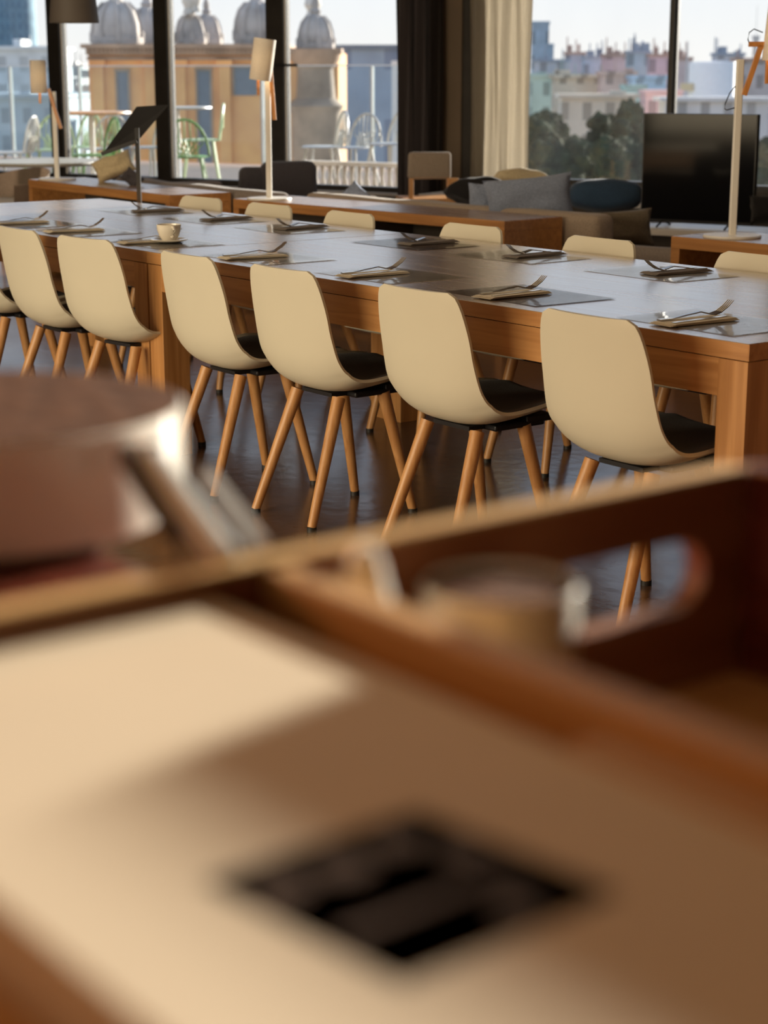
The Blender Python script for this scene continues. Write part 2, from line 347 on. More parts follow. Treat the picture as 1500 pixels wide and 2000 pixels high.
# ================================================================== DINING TABLES
TZ, TY0, TY1 = .75, 3.24, 4.45
def dining_table(xa, xb, label):
    L_, W_ = xb-xa, TY1-TY0
    t = thing('dining_table', label, 'table', ((xa+xb)/2,(TY0+TY1)/2,0), 0)
    hx, hy = L_/2, W_/2; lw=.094
    b = BM(); bx(b,(-hx+.001,-hy,TZ-.042),(hx-.001,hy,TZ),bev=.002); obj('tabletop', b, M['oaktop'], t)
    b = BM(); e=.002
    bx(b,(-hx+e,-hy-.0005,TZ-.042),(hx-e,-hy+.012,TZ-.0015)); bx(b,(-hx+e,hy-.012,TZ-.042),(hx-e,hy+.0005,TZ-.0015))
    bx(b,(hx-.012,-hy,TZ-.042),(hx+.0005,hy,TZ-.0015)); bx(b,(-hx,-hy,TZ-.042),(-hx+.012,hy,TZ-.0015)); obj('edge_band', b, M['oak'], t)
    for sy in (-1,1):
        b = BM(); y = sy*(hy-.004); bx(b,(-hx+lw,min(y,y-sy*.03),.612),(hx-lw,max(y,y-sy*.03),TZ-.045)); obj('apron', b, M['oak'], t)
    for sx_ in (-1,1):
        b = BM(); x = sx_*(hx-.004); bx(b,(min(x,x-sx_*.03),-hy+.1,.612),(max(x,x-sx_*.03),hy-.1,TZ-.045)); obj('apron', b, M['oak'], t)
    for sx_ in (-1,1):
        for sy in (-1,1):
            b = BM(); cx, cy = sx_*(hx-.004-lw/2), sy*(hy-.003-.055)
            bx(b,(cx-lw/2,cy-.055,0),(cx+lw/2,cy+.055,TZ-.045),bev=.0015); obj('leg', b, M['oakz'], t)
    return t
dining_table(-5.64,-2.79,'long oak dining table in front, its corner leg at the right')
dining_table(-8.2,-5.642,'long oak dining table at the far left end holding the white cup')
# ================================================================== CHAIRS
def chair_shell_surface(u, v):
    """u -1..1 across, v 0..1 from front lip to top of back; y+ is front"""
    P = [(.305,.428),(.28,.446),(.17,.440),(.05,.424),(-.045,.418),(-.105,.430),(-.148,.462),(-.174,.515),(-.186,.59),(-.196,.69),(-.212,.80)]
    n = len(P)-1; f = v*n; i = min(int(f),n-1); t = f-i
    def cr(a,b,c,d,t): return .5*((2*b)+(-a+c)*t+(2*a-5*b+4*c-d)*t*t+(-a+3*b-3*c+d)*t*t*t)
    g = lambda k: P[max(0,min(n,k))]
    y = cr(g(i-1)[0],g(i)[0],g(i+1)[0],g(i+2)[0],t); z = cr(g(i-1)[1],g(i)[1],g(i+1)[1],g(i+2)[1],t)
    w = .205 + .012*math.sin(math.pi*min(1,v*1.2))
    if v > .86: # rounded top corners
        q=(v-.86)/.14; w -= .054*(1-math.sqrt(max(0,1-q*q)))
    if v < .12: q=(.12-v)/.12; w *= 1-.26*q*q
    w -= .012*max(0,(v-.5)/.5)
    h_=.01; v2=min(1,v+h_); v1=max(0,v-h_)
    def pr(vv):
        ff=vv*n; ii=min(int(ff),n-1); tt=ff-ii
        return cr(g(ii-1)[0],g(ii)[0],g(ii+1)[0],g(ii+2)[0],tt), cr(g(ii-1)[1],g(ii)[1],g(ii+1)[1],g(ii+2)[1],tt)
    a_,b_=pr(v1),pr(v2); ty,tz=b_[0]-a_[0],b_[1]-a_[1]; ln=math.hypot(ty,tz) or 1; ny,nz=tz/ln,-ty/ln
    A = .048*min(1,max(0,v-.0)/.22) if v<.22 else .048 if v<.6 else .048-.040*(v-.6)/.4
    if v<.05: ny,nz=0,1
    x = u*w; c = abs(u)**2.6*A; y += ny*c; z += nz*c
    return V((x,y,z))
def make_chair(label, group):
    t = thing('dining_chair', label, 'chair', group=group)
    b = BM(); nu,nv=16,60
    g=[[b.verts.new(chair_shell_surface(-1+2*i/nu, j/nv)) for i in range(nu+1)] for j in range(nv+1)]
    for j in range(nv):
        for i in range(nu): b.faces.new((g[j][i],g[j][i+1],g[j+1][i+1],g[j+1][i]))
    bmesh.ops.recalc_face_normals(b, faces=b.faces)
    up = sum((f.normal.z for f in b.faces if f.calc_center_median().y>0),0)
    bmesh.ops.solidify(b, geom=list(b.faces), thickness=.010 if up>0 else -.010)
    obj('shell', b, M['shell'], t, smooth=True)
    # seat pad lying in the shell and running up the bend
    b = BM(); nu,nv=14,22
    def ps(i,j,off):
        u=(-1+2*i/nu)*.93; v=.03+.50*j/nv; p=chair_shell_surface(u,v); q=chair_shell_surface(u,v+.01)
        q2=chair_shell_surface(u+.02,v); n=(q2-p).cross(q-p).normalized(); 
        if n.z<0 and v<.4: n=-n
        if v>=.4 and n.y<0: n=-n
        ed = min(i,nu-i,j,nv-j); return p+n*(off if ed>0 else .0015)
    top=[[b.verts.new(ps(i,j,.013)) for i in range(nu+1)] for j in range(nv+1)]
    for j in range(nv):
        for i in range(nu): b.faces.new((top[j][i],top[j][i+1],top[j+1][i+1],top[j+1][i]))
    obj('seat_pad', b, M['pad'], t, smooth=True)
    b = BM(); bx(b,(-.115,-.02,.392),(.125,.17,.410),bev=.006); bx(b,(-.125,.10,.402),(.125,.20,.424),bev=.004); bx(b,(-.08,-.08,.396),(.08,-.02,.408))
    obj('seat_frame', b, M['under'], t)
    for sx_ in (-1,1):
        for sy in (-1,1):
            b = BM(); a=V((sx_*.11,(.10 if sy>0 else -.075)+.0,.398)); f=V((sx_*.155,(.185 if sy>0 else -.215),.012))
            tube(b, f, a, .0145, .0210, 18); l = obj('leg', b, M['beech'], t, smooth=True)
            b = BM(); tube(b, f-V((0,0,.012)), f+V((0,0,.003)), .0155, .0155, 14); obj('glide', b, M['foot'], l, smooth=True)
    return t
nearx = [-3.14,-3.82,-4.49,-5.02,-5.785,-6.27,-6.82]
farx  = [-3.86,-4.61,-5.32,-6.13,-6.74,-7.32]
nl = ['cream shell dining chair nearest the camera, by the table corner leg','second cream dining chair from the right on the near side',
 'cream dining chair with back to camera, third from the right on the near side','cream dining chair just right of the paired middle table legs',
 'cream dining chair just left of the paired middle table legs','cream dining chair on the near side, second from the left edge','cream dining chair cut off by the left edge of the photo']
fl = ['cream dining chair across the table, at the right edge by the lamp','cream chair across the table below the olive cushion','cream chair across the table in front of the oak sideboard end',
 'cream chair across the table, third from the left on the far side','cream chair across the table, below the middle floor lamp base','leftmost cream chair across the table, right of the black music stand']
ch0=None
rnd=random.Random(3)
for x,l in zip(nearx,nl):
    a = rnd.uniform(-.03,.03) if x!=-5.785 else .12
    if ch0 is None: ch0 = make_chair(l,'cream chairs along the near side of the table'); ch0.location=(x,3.255,0); ch0.rotation_euler=(0,0,a)
    else: dup(ch0,(x,3.255+rnd.uniform(-.01,.01),0),a,l,'cream chairs along the near side of the table')
for x,l in zip(farx,fl): dup(ch0,(x,4.315,0),math.pi+rnd.uniform(-.03,.03),l,'cream chairs along the far side of the table')
# ================================================================== PLACE SETTINGS
def make_fork(label, group):
    b = BM(); pts=[(0,-.10,.0025),(0,-.06,.003),(0,-.02,.008),(0,.015,.012),(0,.045,.006),(0,.055,.005)]
    r=[]
    for i in range(len(pts)-1):
        p,q=V(pts[i]),V(pts[i+1]); wa=.0065 if i<1 else .004 if i<3 else .007
        wb=.005 if i<1 else .0035 if i<2 else .006 if i<3 else .011
        n=V((0,0,.0012)); vs=[b.verts.new(k) for k in (p+V((-wa,0,0))-n,p+V((wa,0,0))-n,q+V((wb,0,0))-n,q+V((-wb,0,0))-n,p+V((-wa,0,0))+n,p+V((wa,0,0))+n,q+V((wb,0,0))+n,q+V((-wb,0,0))+n)]
        for f in ((0,1,2,3),(4,5,6,7),(0,1,5,4),(2,3,7,6),(1,2,6,5),(0,3,7,4)): b.faces.new([vs[k] for k in f])
    for k in range(4):
        x=-.0095+k*.00633; path(b,[(x,.052,.005),(x,.07,.009),(x,.09,.019),(x,.105,.030)],[.0018,.0017,.0014,.0009],6)
    bmesh.ops.scale(b, vec=(1.15,1.15,1.35), verts=b.verts)
    return tag(obj('fork', b, M['steel'], smooth=False), label, 'fork', group)
def make_knife(label, group):
    b = BM(); prism(b,[(-.006,-.10),(.006,-.10),(.006,-.01),(.009,.0),(.010,.07),(.004,.105),(-.002,.11),(-.006,.09),(-.006,0)],0,.0025)
    return tag(obj('table_knife', b, M['steel']), label, 'knife', group)
def make_napkin(label, group, m='napkin'):
    b = BM()
    for k in range(3):
        M4 = Matrix.Translation((0,0,.0008+k*.0024)) @ Matrix.Rotation(.03*(k-1),4,'Z'); 
        bx(b,(-.042+.002*k,-.12+.004*k,0),(.042,.12-.003*k,.0018),M4,bev=.0007)
    return tag(obj('folded_napkin', b, M[m]), label, 'napkin', group)
def make_mat(label, group, m='paper'):
    b = BM(); n=8; g=[[b.verts.new((-.21+.42*i/n,-.15+.30*j/n,.0006+.0012*abs((i/n-.5)*2)**4)) for i in range(n+1)] for j in range(n+1)]
    for j in range(n):
        for i in range(n): b.faces.new((g[j][i],g[j][i+1],g[j+1][i+1],g[j+1][i]))
    bmesh.ops.solidify(b, geom=list(b.faces), thickness=.0006)
    return tag(obj('placemat', b, M[m]), label, 'placemat', group)
near_px=[(1335,629),(965,578),(690,538),(465,503),(270,473),(110,452),(15,436)]
far_px=[(1325,530),(1050,497),(825,474),(585,444),(435,427),(302,411)]
nw=['at the place nearest the camera, by the table corner','at the near-side place beside the second chair from the right','at the near-side place beside the third chair from the right',
 'at the near-side place right of the white cup','at the near-side place beneath the white cup','at the near-side place left of the white cup','at the near-side place by the left edge of the photo']
fw=['at the far-side place nearest the right edge lamp','at the far-side place below the olive cushion','at the far-side place on the darkest placemat','at the far-side place in front of the middle sideboard','at the far-side place below the middle lamp base','at the far-side place beside the music stand pole']
protos=None; shade_np=None
def put(i, px, where, far, dark=False):
    global protos, shade_np
    p = at(px[0],px[1],TZ+.006); y = 4.23 if far else 3.41
    r = math.pi if far else 0; r += random.uniform(-.12,.12)
    loc=V((p.x+(-.0),y,TZ))
    side = 'far side' if far else 'near side'
    lb=[s+where for s in ('paper placemat ','cream folded napkin ','steel fork on napkin ','steel table knife ')]
    gr=['placemats on the '+side,'folded napkins on the '+side,'forks on the '+side,'table knives on the '+side]
    R = Matrix.Rotation(r,3,'Z')
    locs=[loc+R@V((.02,.05,.0008)), loc+R@V((0,0,.0024)), loc+R@V((-.014,.012,.0098)), loc+R@V((.016,.0,.0098))]
    rots=[r*.3 if not far else math.pi, r, r-.1, r+.08]
    rots[0]=(math.pi if far else 0)+random.uniform(-.05,.05)
    if protos is None:
        protos=[make_mat(lb[0],gr[0]),make_napkin(lb[1],gr[1]),make_fork(lb[2],gr[2]),make_knife(lb[3],gr[3])]
        for o,l,q in zip(protos,locs,rots): o.location=l; o.rotation_euler=(0,0,q)
    else:
        for k,(o,l,q,la,g_) in enumerate(zip(protos,locs,rots,lb,gr)):
            if k==0 and dark: c=make_mat('shade-toned placemat '+where,g_,'darkpaper'); c.location=l; c.rotation_euler=(0,0,q)
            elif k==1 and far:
                if shade_np is None: c=make_napkin('dark'+la[5:],g_,'darknapkin'); shade_np=c; c.location=l; c.rotation_euler=(0,0,q)
                else: c=dup(shade_np,l,q,'dark'+la[5:],g_)
            else: c=dup(o,l,q,la,g_)
for i,(p,w) in enumerate(zip(near_px,nw)): put(i,p,w,False,dark=(i==1))
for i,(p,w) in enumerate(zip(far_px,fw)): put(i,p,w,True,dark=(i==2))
# cup on saucer
cp = at(322,476,TZ+.012)
s = thing('saucer','white saucer under the white cup on the table','saucer',(cp.x+.03,cp.y+.06,TZ+.0008))
b = BM(); lathe(b,[(0,.002),(.04,.002),(.07,.010),(.072,.012),(.07,.014),(.04,.006),(0,.006)]); obj('dish', b, M['china'], s, smooth=True)
s.location=(cp.x-.12,cp.y+.09,TZ+.0022)
c = thing('coffee_cup','white coffee cup standing on the dining table','cup',(s.location.x,s.location.y,TZ+.0087),math.radians(-15))
b = BM(); lathe(b,[(0,0),(.026,0),(.028,.006),(.038,.02),(.045,.042),(.047,.062),(.045,.062),(.042,.042),(.035,.022),(.02,.008),(0,.008)]); obj('bowl', b, M['china'], c, smooth=True)
b = BM(); path(b,[(.042,0,.054),(.060,0,.056),(.071,0,.045),(.067,0,.028),(.052,0,.018),(.036,0,.018)],.0045,10); obj('handle', b, M['china'], c, smooth=True)
# ================================================================== SIDEBOARDS
def sideboard(pl, angle, length, depth, h, label, right_solid=True):
    t = thing('sideboard', label, 'sideboard', (pl.x,pl.y,0), angle)
    th=.055
    b = BM(); bx(b,(0,0,h-th),(length,depth,h-.002),bev=.002); obj('top_frame', b, M['oakside'], t)
    b = BM(); bx(b,(.004,.004,h-.002),(length-.004,depth-.004,h),); obj('top_surface', b, M['sidetop'], t)
    for x in (0,length-.05): b = BM(); bx(b,(x,0,0),(x+.05,depth,h-th),bev=.0015); obj('side_panel', b, M['oakside'], t)
    b = BM(); bx(b,(.05,depth-.03,.05),(length-.05,depth-.01,h-th)); obj('back_panel', b, M['wallcol'], t)
    b = BM(); bx(b,(.05,.03,.05),(length-.05,depth-.03,.08)); obj('shelf', b, M['oakside'], t)
    b = BM(); bx(b,(length*.5-.015,.05,.08),(length*.5+.015,depth-.03,h-th)); obj('partition', b, M['wallcol'], t)
    return t
a1,a2 = at(455,388,.65), at(985,432,.65); ang1 = math.atan2(a2.y-a1.y,a2.x-a1.x)
sideboard(a1, ang1, (a2-a1).length, .44, .65, 'long oak sideboard behind the table with the middle lamp on it')
b1,b2 = at(55,350,.65), at(330,381,.65); ang2 = math.atan2(b2.y-b1.y,b2.x-b1.x)
sideboard(b1, ang2, (b2-b1).length, .44, .65, 'oak sideboard at the far left behind the music stand')
c1 = at(1311,461,.65); sideboard(c1, math.radians(4), 1.9, .44, .65, 'oak sideboard at the right edge carrying the tall white lamp')
# ================================================================== LAMPS
def lamp(px, py, polez, shade_c, shade_r, shade_h, tilt, dirx, label, wood_dir, kind):
    p = at(px,py,.665); t = thing('table_lamp', label, 'lamp', (p.x,p.y,.6503), YAW-math.pi/2)   # local x = to the right, y = away
    b = BM(); lathe(b,[(0,0),(.13,0),(.132,.004),(.13,.012),(.0,.014)],48); obj('base', b, M['white'], t, smooth=True, label='flat round white base')
    b = BM(); bx(b,(-.016,-.016,.012),(.016,.016,polez),bev=.004); obj('pole', b, M['white'], t)
    sx0, sz0 = shade_c
    Rm = Matrix.Translation((sx0,-.03,sz0)) @ Matrix.Rotation(tilt,4,'Y')
    b = BM(); lathe(b,[(shade_r*.96,-shade_h/2),(shade_r,-shade_h/2),(shade_r,shade_h/2),(shade_r*.93,shade_h/2),(shade_r*.93,-shade_h/2+.004),(shade_r*.96,-shade_h/2)],40)
    o = obj('lamp_shade', b, M['shade'], t, smooth=True); o.matrix_local = Rm
    b = BM(); lathe(b,[(0,-.03),(.018,-.02),(.026,.005),(.018,.03),(.012,.045),(.012,.07),(0,.07)],20); q=obj('bulb', b, bulb, o, smooth=True); q.location=(0,0,-.0)
    b = BM(); tube(b,(0,0,.07),(0,0,shade_h/2),.014); tube(b,(-shade_r*.95,0,shade_h/2-.004),(shade_r*.95,0,shade_h/2-.004),.004); tube(b,(0,-shade_r*.95,shade_h/2-.004),(0,shade_r*.95,shade_h/2-.004),.004); obj('socket', b, M['black'], o)
    return t
m_, t_, b_, N_, L_ = newmat('lit_bulb'); b_.inputs['Emission Color'].default_value=(1,.8,.5,1); b_.inputs['Emission Strength'].default_value=12; bulb=m_
def bar(bm, p, q, w, d):
    p,q=V(p),V(q); dd=q-p; mt=Matrix.Translation((p+q)/2)@dd.to_track_quat('Z','Y').to_matrix().to_4x4()@Matrix.Diagonal((d,w,dd.length,1)); bmesh.ops.create_cube(bm,size=1,matrix=mt)
def wood_arm(t, pts, label=None):
    b = BM()
    for p,q in zip(pts,pts[1:]): bar(b,p,q,.022,.022)
    obj('wooden_arm', b, M['lampwood'], t)
def bulb_light(t, loc, e_):
    l=bpy.data.lights.new('lamp_glow','POINT'); l.energy=e_; l.color=(1,.75,.42); l.shadow_soft_size=.03; o=bpy.data.objects.new('lamp_glow',l); C.objects.link(o); o.parent=t; o.location=loc
# scale: depth/3450 metres per pixel
t1 = lamp(526,385,.69,(-.025,.80),.064,.235,math.radians(8),1,'white lamp with tilted cylinder shade on the middle sideboard','r',1)
wood_arm(t1,[(.018,-.02,.77),(.028,-.02,.62),(.038,-.02,.46)]); b=BM(); bar(b,(-.052,-.03,.69),(-.052,-.03,.60),.02,.014); obj('wooden_handle', b, M['lampwood'], t1); bulb_light(t1,(-.025,-.03,.78),1.5)
t2 = lamp(112,347,.60,(-.095,.70),.055,.22,0,1,'white lamp with small upright shade on the far left sideboard','r',1)
wood_arm(t2,[(-.03,-.02,.62),(.01,-.02,.47),(.045,-.02,.35)]); b=BM(); bar(b,(-.09,-.03,.60),(-.09,-.03,.52),.02,.014); obj('wooden_handle', b, M['lampwood'], t2); bulb_light(t2,(-.095,-.03,.68),1.2)
t3 = lamp(1430,457,.785,(.185,.91),.085,.27,math.radians(4),1,'tall white lamp with wooden arm at the right edge','l',2)
wood_arm(t3,[(.02,-.02,.63),(.085,-.02,.845)]); wood_arm(t3,[(.10,-.02,.85),(.03,-.02,.85)]); b=BM(); bar(b,(.115,-.03,.80),(.115,-.03,.68),.022,.014); obj('wooden_handle', b, M['lampwood'], t3)
b=BM(); path(b,[(.09,-.02,.90),(.05,-.02,.915),(.03,-.02,.90),(.025,-.02,.87),(.035,-.02,.85)],.0025); obj('cable', b, M['black'], t3, smooth=True); b=BM(); path(b,[(-.016,0,.67),(-.04,0,.64),(-.06,0,.59),(-.06,0,.57),(-.05,0,.565),(-.016,0,.575)],.0025); obj('cable', b, M['black'], t3, smooth=True); bulb_light(t3,(.185,-.03,.88),1.5)
# pendant shade, top left
p = ext(145, 11.5, zat(48,11.5)); t = thing('pendant_lamp','dark conical pendant lamp shade at the top left','lamp',(p.x,p.y,p.z))
b = BM(); lathe(b,[(.150,0),(.155,0),(.118,.36),(.112,.36),(.148,.004),(.150,0)],48); obj('lamp_shade', b, plain('charcoal_shade',(.10,.085,.075),.6), t, smooth=True)
b = BM(); tube(b,(0,0,.33),(0,0,4.6-p.z),.004); bar(b,(-.11,0,.34),(.11,0,.34),.006,.006); obj('cord', b, M['black'], t)
b = BM(); lathe(b,[(0,.06),(.02,.07),(.03,.10),(.02,.14),(.012,.33),(0,.33)],20); obj('bulb', b, bulb, t, smooth=True)
# ================================================================== MUSIC STAND (lectern)
p = ext(281, 9.35, 0); t = thing('music_stand','black metal music stand behind the far edge of the table','stand',(p.x,p.y,0),YAW-math.pi/2)
b = BM(); bx(b,(-.011,-.011,.01),(.011,.011,1.10)); tube(b,(0,0,.01),(0,0,.06),.02); obj('pole', b, M['black'], t)
b = BM(); bx(b,(-.17,-.14,0),(.17,.14,.012),bev=.003); obj('base', b, M['black'], t)
b = BM(); q = [(-.19,.05,.96),(-.05,.16,1.215),(.145,.10,1.225),(.03,-.05,1.005)]
Pm=[V((-.185,0,.965)),V((.0,.0,1.03)),V((.15,.16,1.215)),V((-.02,.16,1.205))]
vs=[b.verts.new(x) for x in Pm]; b.faces.new(vs); bmesh.ops.solidify(b, geom=list(b.faces), thickness=.008); 
bar(b, Pm[0]+V((0,-.012,.004)), Pm[1]+V((0,-.012,.004)), .02,.03); obj('desk_plate', b, M['black'], t)
# ================================================================== SOFAS AND CUSHIONS
def rbox(name, lo, hi, mat, parent, r=.05, seg=4, label=None):
    b = BM(); c = [(a+b_)/2 for a,b_ in zip(lo,hi)]; s=[abs(b_-a) for a,b_ in zip(lo,hi)]
    res = bmesh.ops.create_cube(b, size=1, matrix=Matrix.Translation(c)@Matrix.Diagonal((s[0],s[1],s[2],1)))
    bmesh.ops.bevel(b, geom=list(b.edges), offset=r, segments=seg, affect='EDGES', profile=.5)
    bmesh.ops.subdivide_edges(b, edges=[e for e in b.edges if e.calc_length()>.3], cuts=6, use_grid_fill=True)
    for v in b.verts: v.co += V(noise.noise_vector(v.co*2.5+V((c[0],3,c[1]))))*.012
    return obj(name, b, mat, parent, smooth=True, label=label)
def sofa(label, loc, ang, length, mat, depth=.85, back_h=.68, arms=(1,1)):
    t = thing('sofa', label, 'sofa', loc, ang)
    rbox('base', (0,.02,.08),(length,depth,.30), mat, t, .03)
    rbox('backrest', (0,0,.10),(length,.17,back_h), mat, t, .045)
    n = max(1,round(length/.9)); x0_=.14 if arms[0] else 0; x1_=length-(.14 if arms[1] else 0)
    for k in range(n): rbox('seat_cushion', (x0_+(x1_-x0_)*k/n+.004,.16,.29),(x0_+(x1_-x0_)*(k+1)/n-.004,depth,.42), mat, t, .04)
    if arms[0]: rbox('arm', (0,.0,.10),(.14,depth,back_h-.05), mat, t, .045)
    if arms[1]: rbox('arm', (length-.14,.0,.10),(length,depth,back_h-.05), mat, t, .045)
    for x in (.08,length-.08):
        for y in (.08,depth-.08): b=BM(); tube(b,(x,y,0),(x,y,.09),.02,.02,12); obj('leg', b, M['black'], t)
    return t
R1 = Matrix.Rotation(ang1,3,'Z'); R2 = Matrix.Rotation(ang2,3,'Z')
sofa('taupe sofa facing the windows, its back against the middle oak sideboard', a1+R1@V((.08,.47,0))-V((0,0,.65)), ang1, (a2-a1).length+.12, M['beigefab'], depth=.5, back_h=.665, arms=(1,0))
sofa('grey-brown sofa facing the windows behind the far left sideboard', b1+R2@V((.35,.47,0))-V((0,0,.65)), ang2, (b2-b1).length+.05, M['greyfab'], back_h=.665)
def pillow(name, label, w, h, th, mat, center, yaw=0, pitch=0, roll=0, parent=None, seed=0, rn=0):
    """stands upright in local xz plane, thickness along y"""
    b = BM(); n=18; F_=[]
    for side in (1,-1):
        g=[]
        for j in range(n+1):
            row=[]
            for i in range(n+1):
                u=-1+2*i/n; v=-1+2*j/n
                e=(1-abs(u)**2.6)*(1-abs(v)**2.6); e=max(0,e)**.42
                pin=1-.09*(1-abs(u)**2)*abs(v)**3 ; pin2=1-.09*(1-abs(v)**2)*abs(u)**3
                y=side*th/2*e; p=V((u*w/2*pin2*(1-rn*v*v*.55), y, v*h/2*pin*(1-rn*u*u*.75)))
                p += V(noise.noise_vector(V((u*1.7+seed,v*1.7,side*.3))))*.02*e
                row.append(b.verts.new(p))
            g.append(row)
        for j in range(n):
            for i in range(n): b.faces.new((g[j][i],g[j][i+1],g[j+1][i+1],g[j+1][i]) if side<0 else (g[j][i],g[j+1][i],g[j+1][i+1],g[j][i+1]))
    bmesh.ops.remove_doubles(b, verts=b.verts, dist=.0008)
    o = obj(name, b, mat, smooth=True); o.matrix_world = Matrix.Translation(center)@Matrix.Rotation(yaw,4,'Z')@Matrix.Rotation(pitch,4,'X')@Matrix.Rotation(roll,4,'Y')
    return tag(o,label,'cushion')
VY = YAW-math.pi/2
def pc(px,py,dist): return ext(px,dist,zat(py,dist))
pillow('cushion','black cushion leaning on the window bench beside the curtain',.56,.22,.2,M['blackfab'],pc(940,372,12.0),VY,math.radians(-25),math.radians(0),seed=1,rn=.8)
pillow('cushion','cream cushion lying behind the black cushion under the curtain',.50,.22,.16,M['cream'],pc(1026,356,12.3),VY,math.radians(-30),math.radians(10),seed=2,rn=.6)
pillow('cushion','grey-blue cushion with tan side leaning on the taupe sofa back',.49,.27,.14,M['bluegrey'],pc(1034,389,9.75),VY,math.radians(-14),math.radians(-6),seed=3)
pillow('cushion','small slate cushion on the taupe sofa left of the grey-blue one',.17,.20,.10,M['bluegrey'],pc(944,388,10.05),VY,math.radians(-14),0,seed=4)
pillow('cushion','large navy blue cushion on the white window bench beside the television',.56,.24,.28,M['navy'],pc(1182,378,12.0),VY,math.radians(-8),0,seed=5,rn=.45)
pillow('cushion','olive brown cushion standing on the low grey sofa below the television',.38,.21,.14,M['olive'],pc(1208,445,9.75),VY,math.radians(-12),math.radians(-4),seed=6)
pillow('cushion','black cushion at the right edge beyond the tall lamp',.24,.18,.14,M['blackfab'],pc(1503,407,10.8),VY,math.radians(-20),math.radians(0),seed=7)
pillow('cushion','small grey cushion corner poking above the taupe sofa',.16,.12,.08,M['bluegrey'],pc(697,379,11.0),VY,math.radians(-20),math.radians(45),seed=8)
pillow('cushion','small dark cushion peeking above the far left sofa back',.14,.10,.08,M['darkfab'],pc(258,345,11.9),VY,math.radians(-20),math.radians(40),seed=9)
pillow('cushion','beige and brown cushion leaning below the music stand plate',.28,.16,.12,M['cream'],pc(222,322,12.3),VY,math.radians(-20),math.radians(-22),seed=10)
# dark armchair by the windows
p = ext(538,13.3,0); t = thing('armchair','dark plum armchair by the windows behind the middle lamp','armchair',(p.x,p.y,0),VY+.25)
rbox('seat',(-.33,-.1,.12),(.33,.6,.40),M['darkfab'],t,.05)
rbox('backrest',(-.27,-.16,.2),(.0,.02,.70),M['darkfab'],t,.05); rbox('backrest',(-.12,-.20,.2),(.29,-.02,.745),M['darkfab'],t,.06)
rbox('arm',(.27,-.1,.12),(.38,.6,.5),M['darkfab'],t,.04); rbox('arm',(-.38,-.1,.12),(-.27,.6,.5),M['darkfab'],t,.04)
for x in (-.3,.3):
    for y in (-.05,.5): b=BM(); tube(b,(x,y,0),(x,y,.13),.018,.018,12); obj('leg', b, M['black'], t)
# daybed by the tv
p = at(1172,478,.51); t = thing('low_sofa','low grey sofa with its back to the dining table, below the television','sofa',(p.x+.05,p.y,0),math.radians(8))
rbox('backrest',(0,0,.08),(1.25,.15,.51),M['greyfab'],t,.05); rbox('seat',(0,.14,.08),(1.25,.8,.40),M['greyfab'],t,.04)
for x in (.08,1.17):
    for y in (.08,.72): b=BM(); tube(b,(x,y,0),(x,y,.09),.02,.02,12); obj('leg', b, M['black'], t)
# beige shell armchair, far left
p = ext(18,13.75,0); t = thing('tub_chair','beige tub armchair with shell seat at the left edge','armchair',(p.x,p.y,0),VY+2.4)
b = BM(); n=24
for (r0,r1) in ((.34,.30),):
    rows=[]
    for zz,rr in ((.36,.24),(.40,.29),(.50,.32),(.66,.34)):
        rows.append([b.verts.new((rr*math.cos(a),rr*math.sin(a),zz if zz<.5 else .44+(zz-.44)*(.55+.45*max(0,-math.sin(a))))) for a in [math.pi*(.86+1.28*k/n) for k in range(n+1)]])
    for a_,c_ in zip(rows,rows[1:]):
        for k in range(n): b.faces.new((a_[k],a_[k+1],c_[k+1],c_[k]))
bmesh.ops.solidify(b, geom=list(b.faces), thickness=.02); obj('shell', b, M['beigefab'], t, smooth=True)
b = BM(); lathe(b,[(0,.34),(.26,.35),(.29,.38),(.28,.42),(.2,.44),(0,.44)],32); obj('seat', b, M['napkin'], t, smooth=True)
for a in (.8,2.3,3.9,5.5): b=BM(); tube(b,(.25*math.cos(a),.25*math.sin(a),0),(.15*math.cos(a),.15*math.sin(a),.35),.012,.016,12); obj('leg', b, M['beech'], t, smooth=True)
# chair with cream back by the dark curtain
p = ext(838,13.45,0); t = thing('side_chair','pale upholstered chair with wooden frame in front of the dark curtain','chair',(p.x,p.y,0),VY+.15)
rbox('backrest',(-.165,-.03,.60),(.165,.03,.80),M['beigefab'],t,.025)
b=BM(); prism(b,[(-.19,-.05),(.19,-.05),(.20,.36),(-.20,.36)],.42,.46); obj('seat', b, M['beech'], t)
for x in (-.16,.13): b=BM(); bx(b,(x,-.03,0),(x+.035+(.05 if x>0 else 0),.0,.61),bev=.003); obj('rear_leg', b, M['beech'], t)
for x in (-.18,.15): b=BM(); bx(b,(x,.30,0),(x+.03,.33,.42),bev=.003); obj('leg', b, M['beech'], t)
# TV on low white cabinet
tl, tr_ = at(1250,434,.45), at(1470,444,.45); ta = math.atan2(tr_.y-tl.y,tr_.x-tl.x); tw=(tr_-tl).length
t = thing('television','black flat television on the low white cabinet behind the right lamp','television',(tl.x,tl.y,.4305),ta)
b = BM(); bx(b,(0,0,.03),(tw,.045,.70),bev=.004); obj('housing', b, M['black'], t)
b = BM(); bx(b,(.008,-.002,.045),(tw-.008,.0,.692)); obj('screen', b, M['tvscreen'], t)
for x in (.15,tw-.15): b=BM(); path(b,[(x,-.09,.004),(x,.0,.035),(x,.04,.035),(x,.13,.004)],.006,8); obj('foot', b, M['black'], t)
ca = thing('tv_cabinet','low white media cabinet under the television','cabinet',(tl.x,tl.y,0),ta)
b = BM(); bx(b,(-.35,-.20,.39),(tw+.5,.30,.43),bev=.003); obj('cabinet_top', b, M['white'], ca)
b = BM(); bx(b,(-.33,-.17,.04),(tw+.48,.28,.39)); obj('body', b, M['wallcol'], ca)
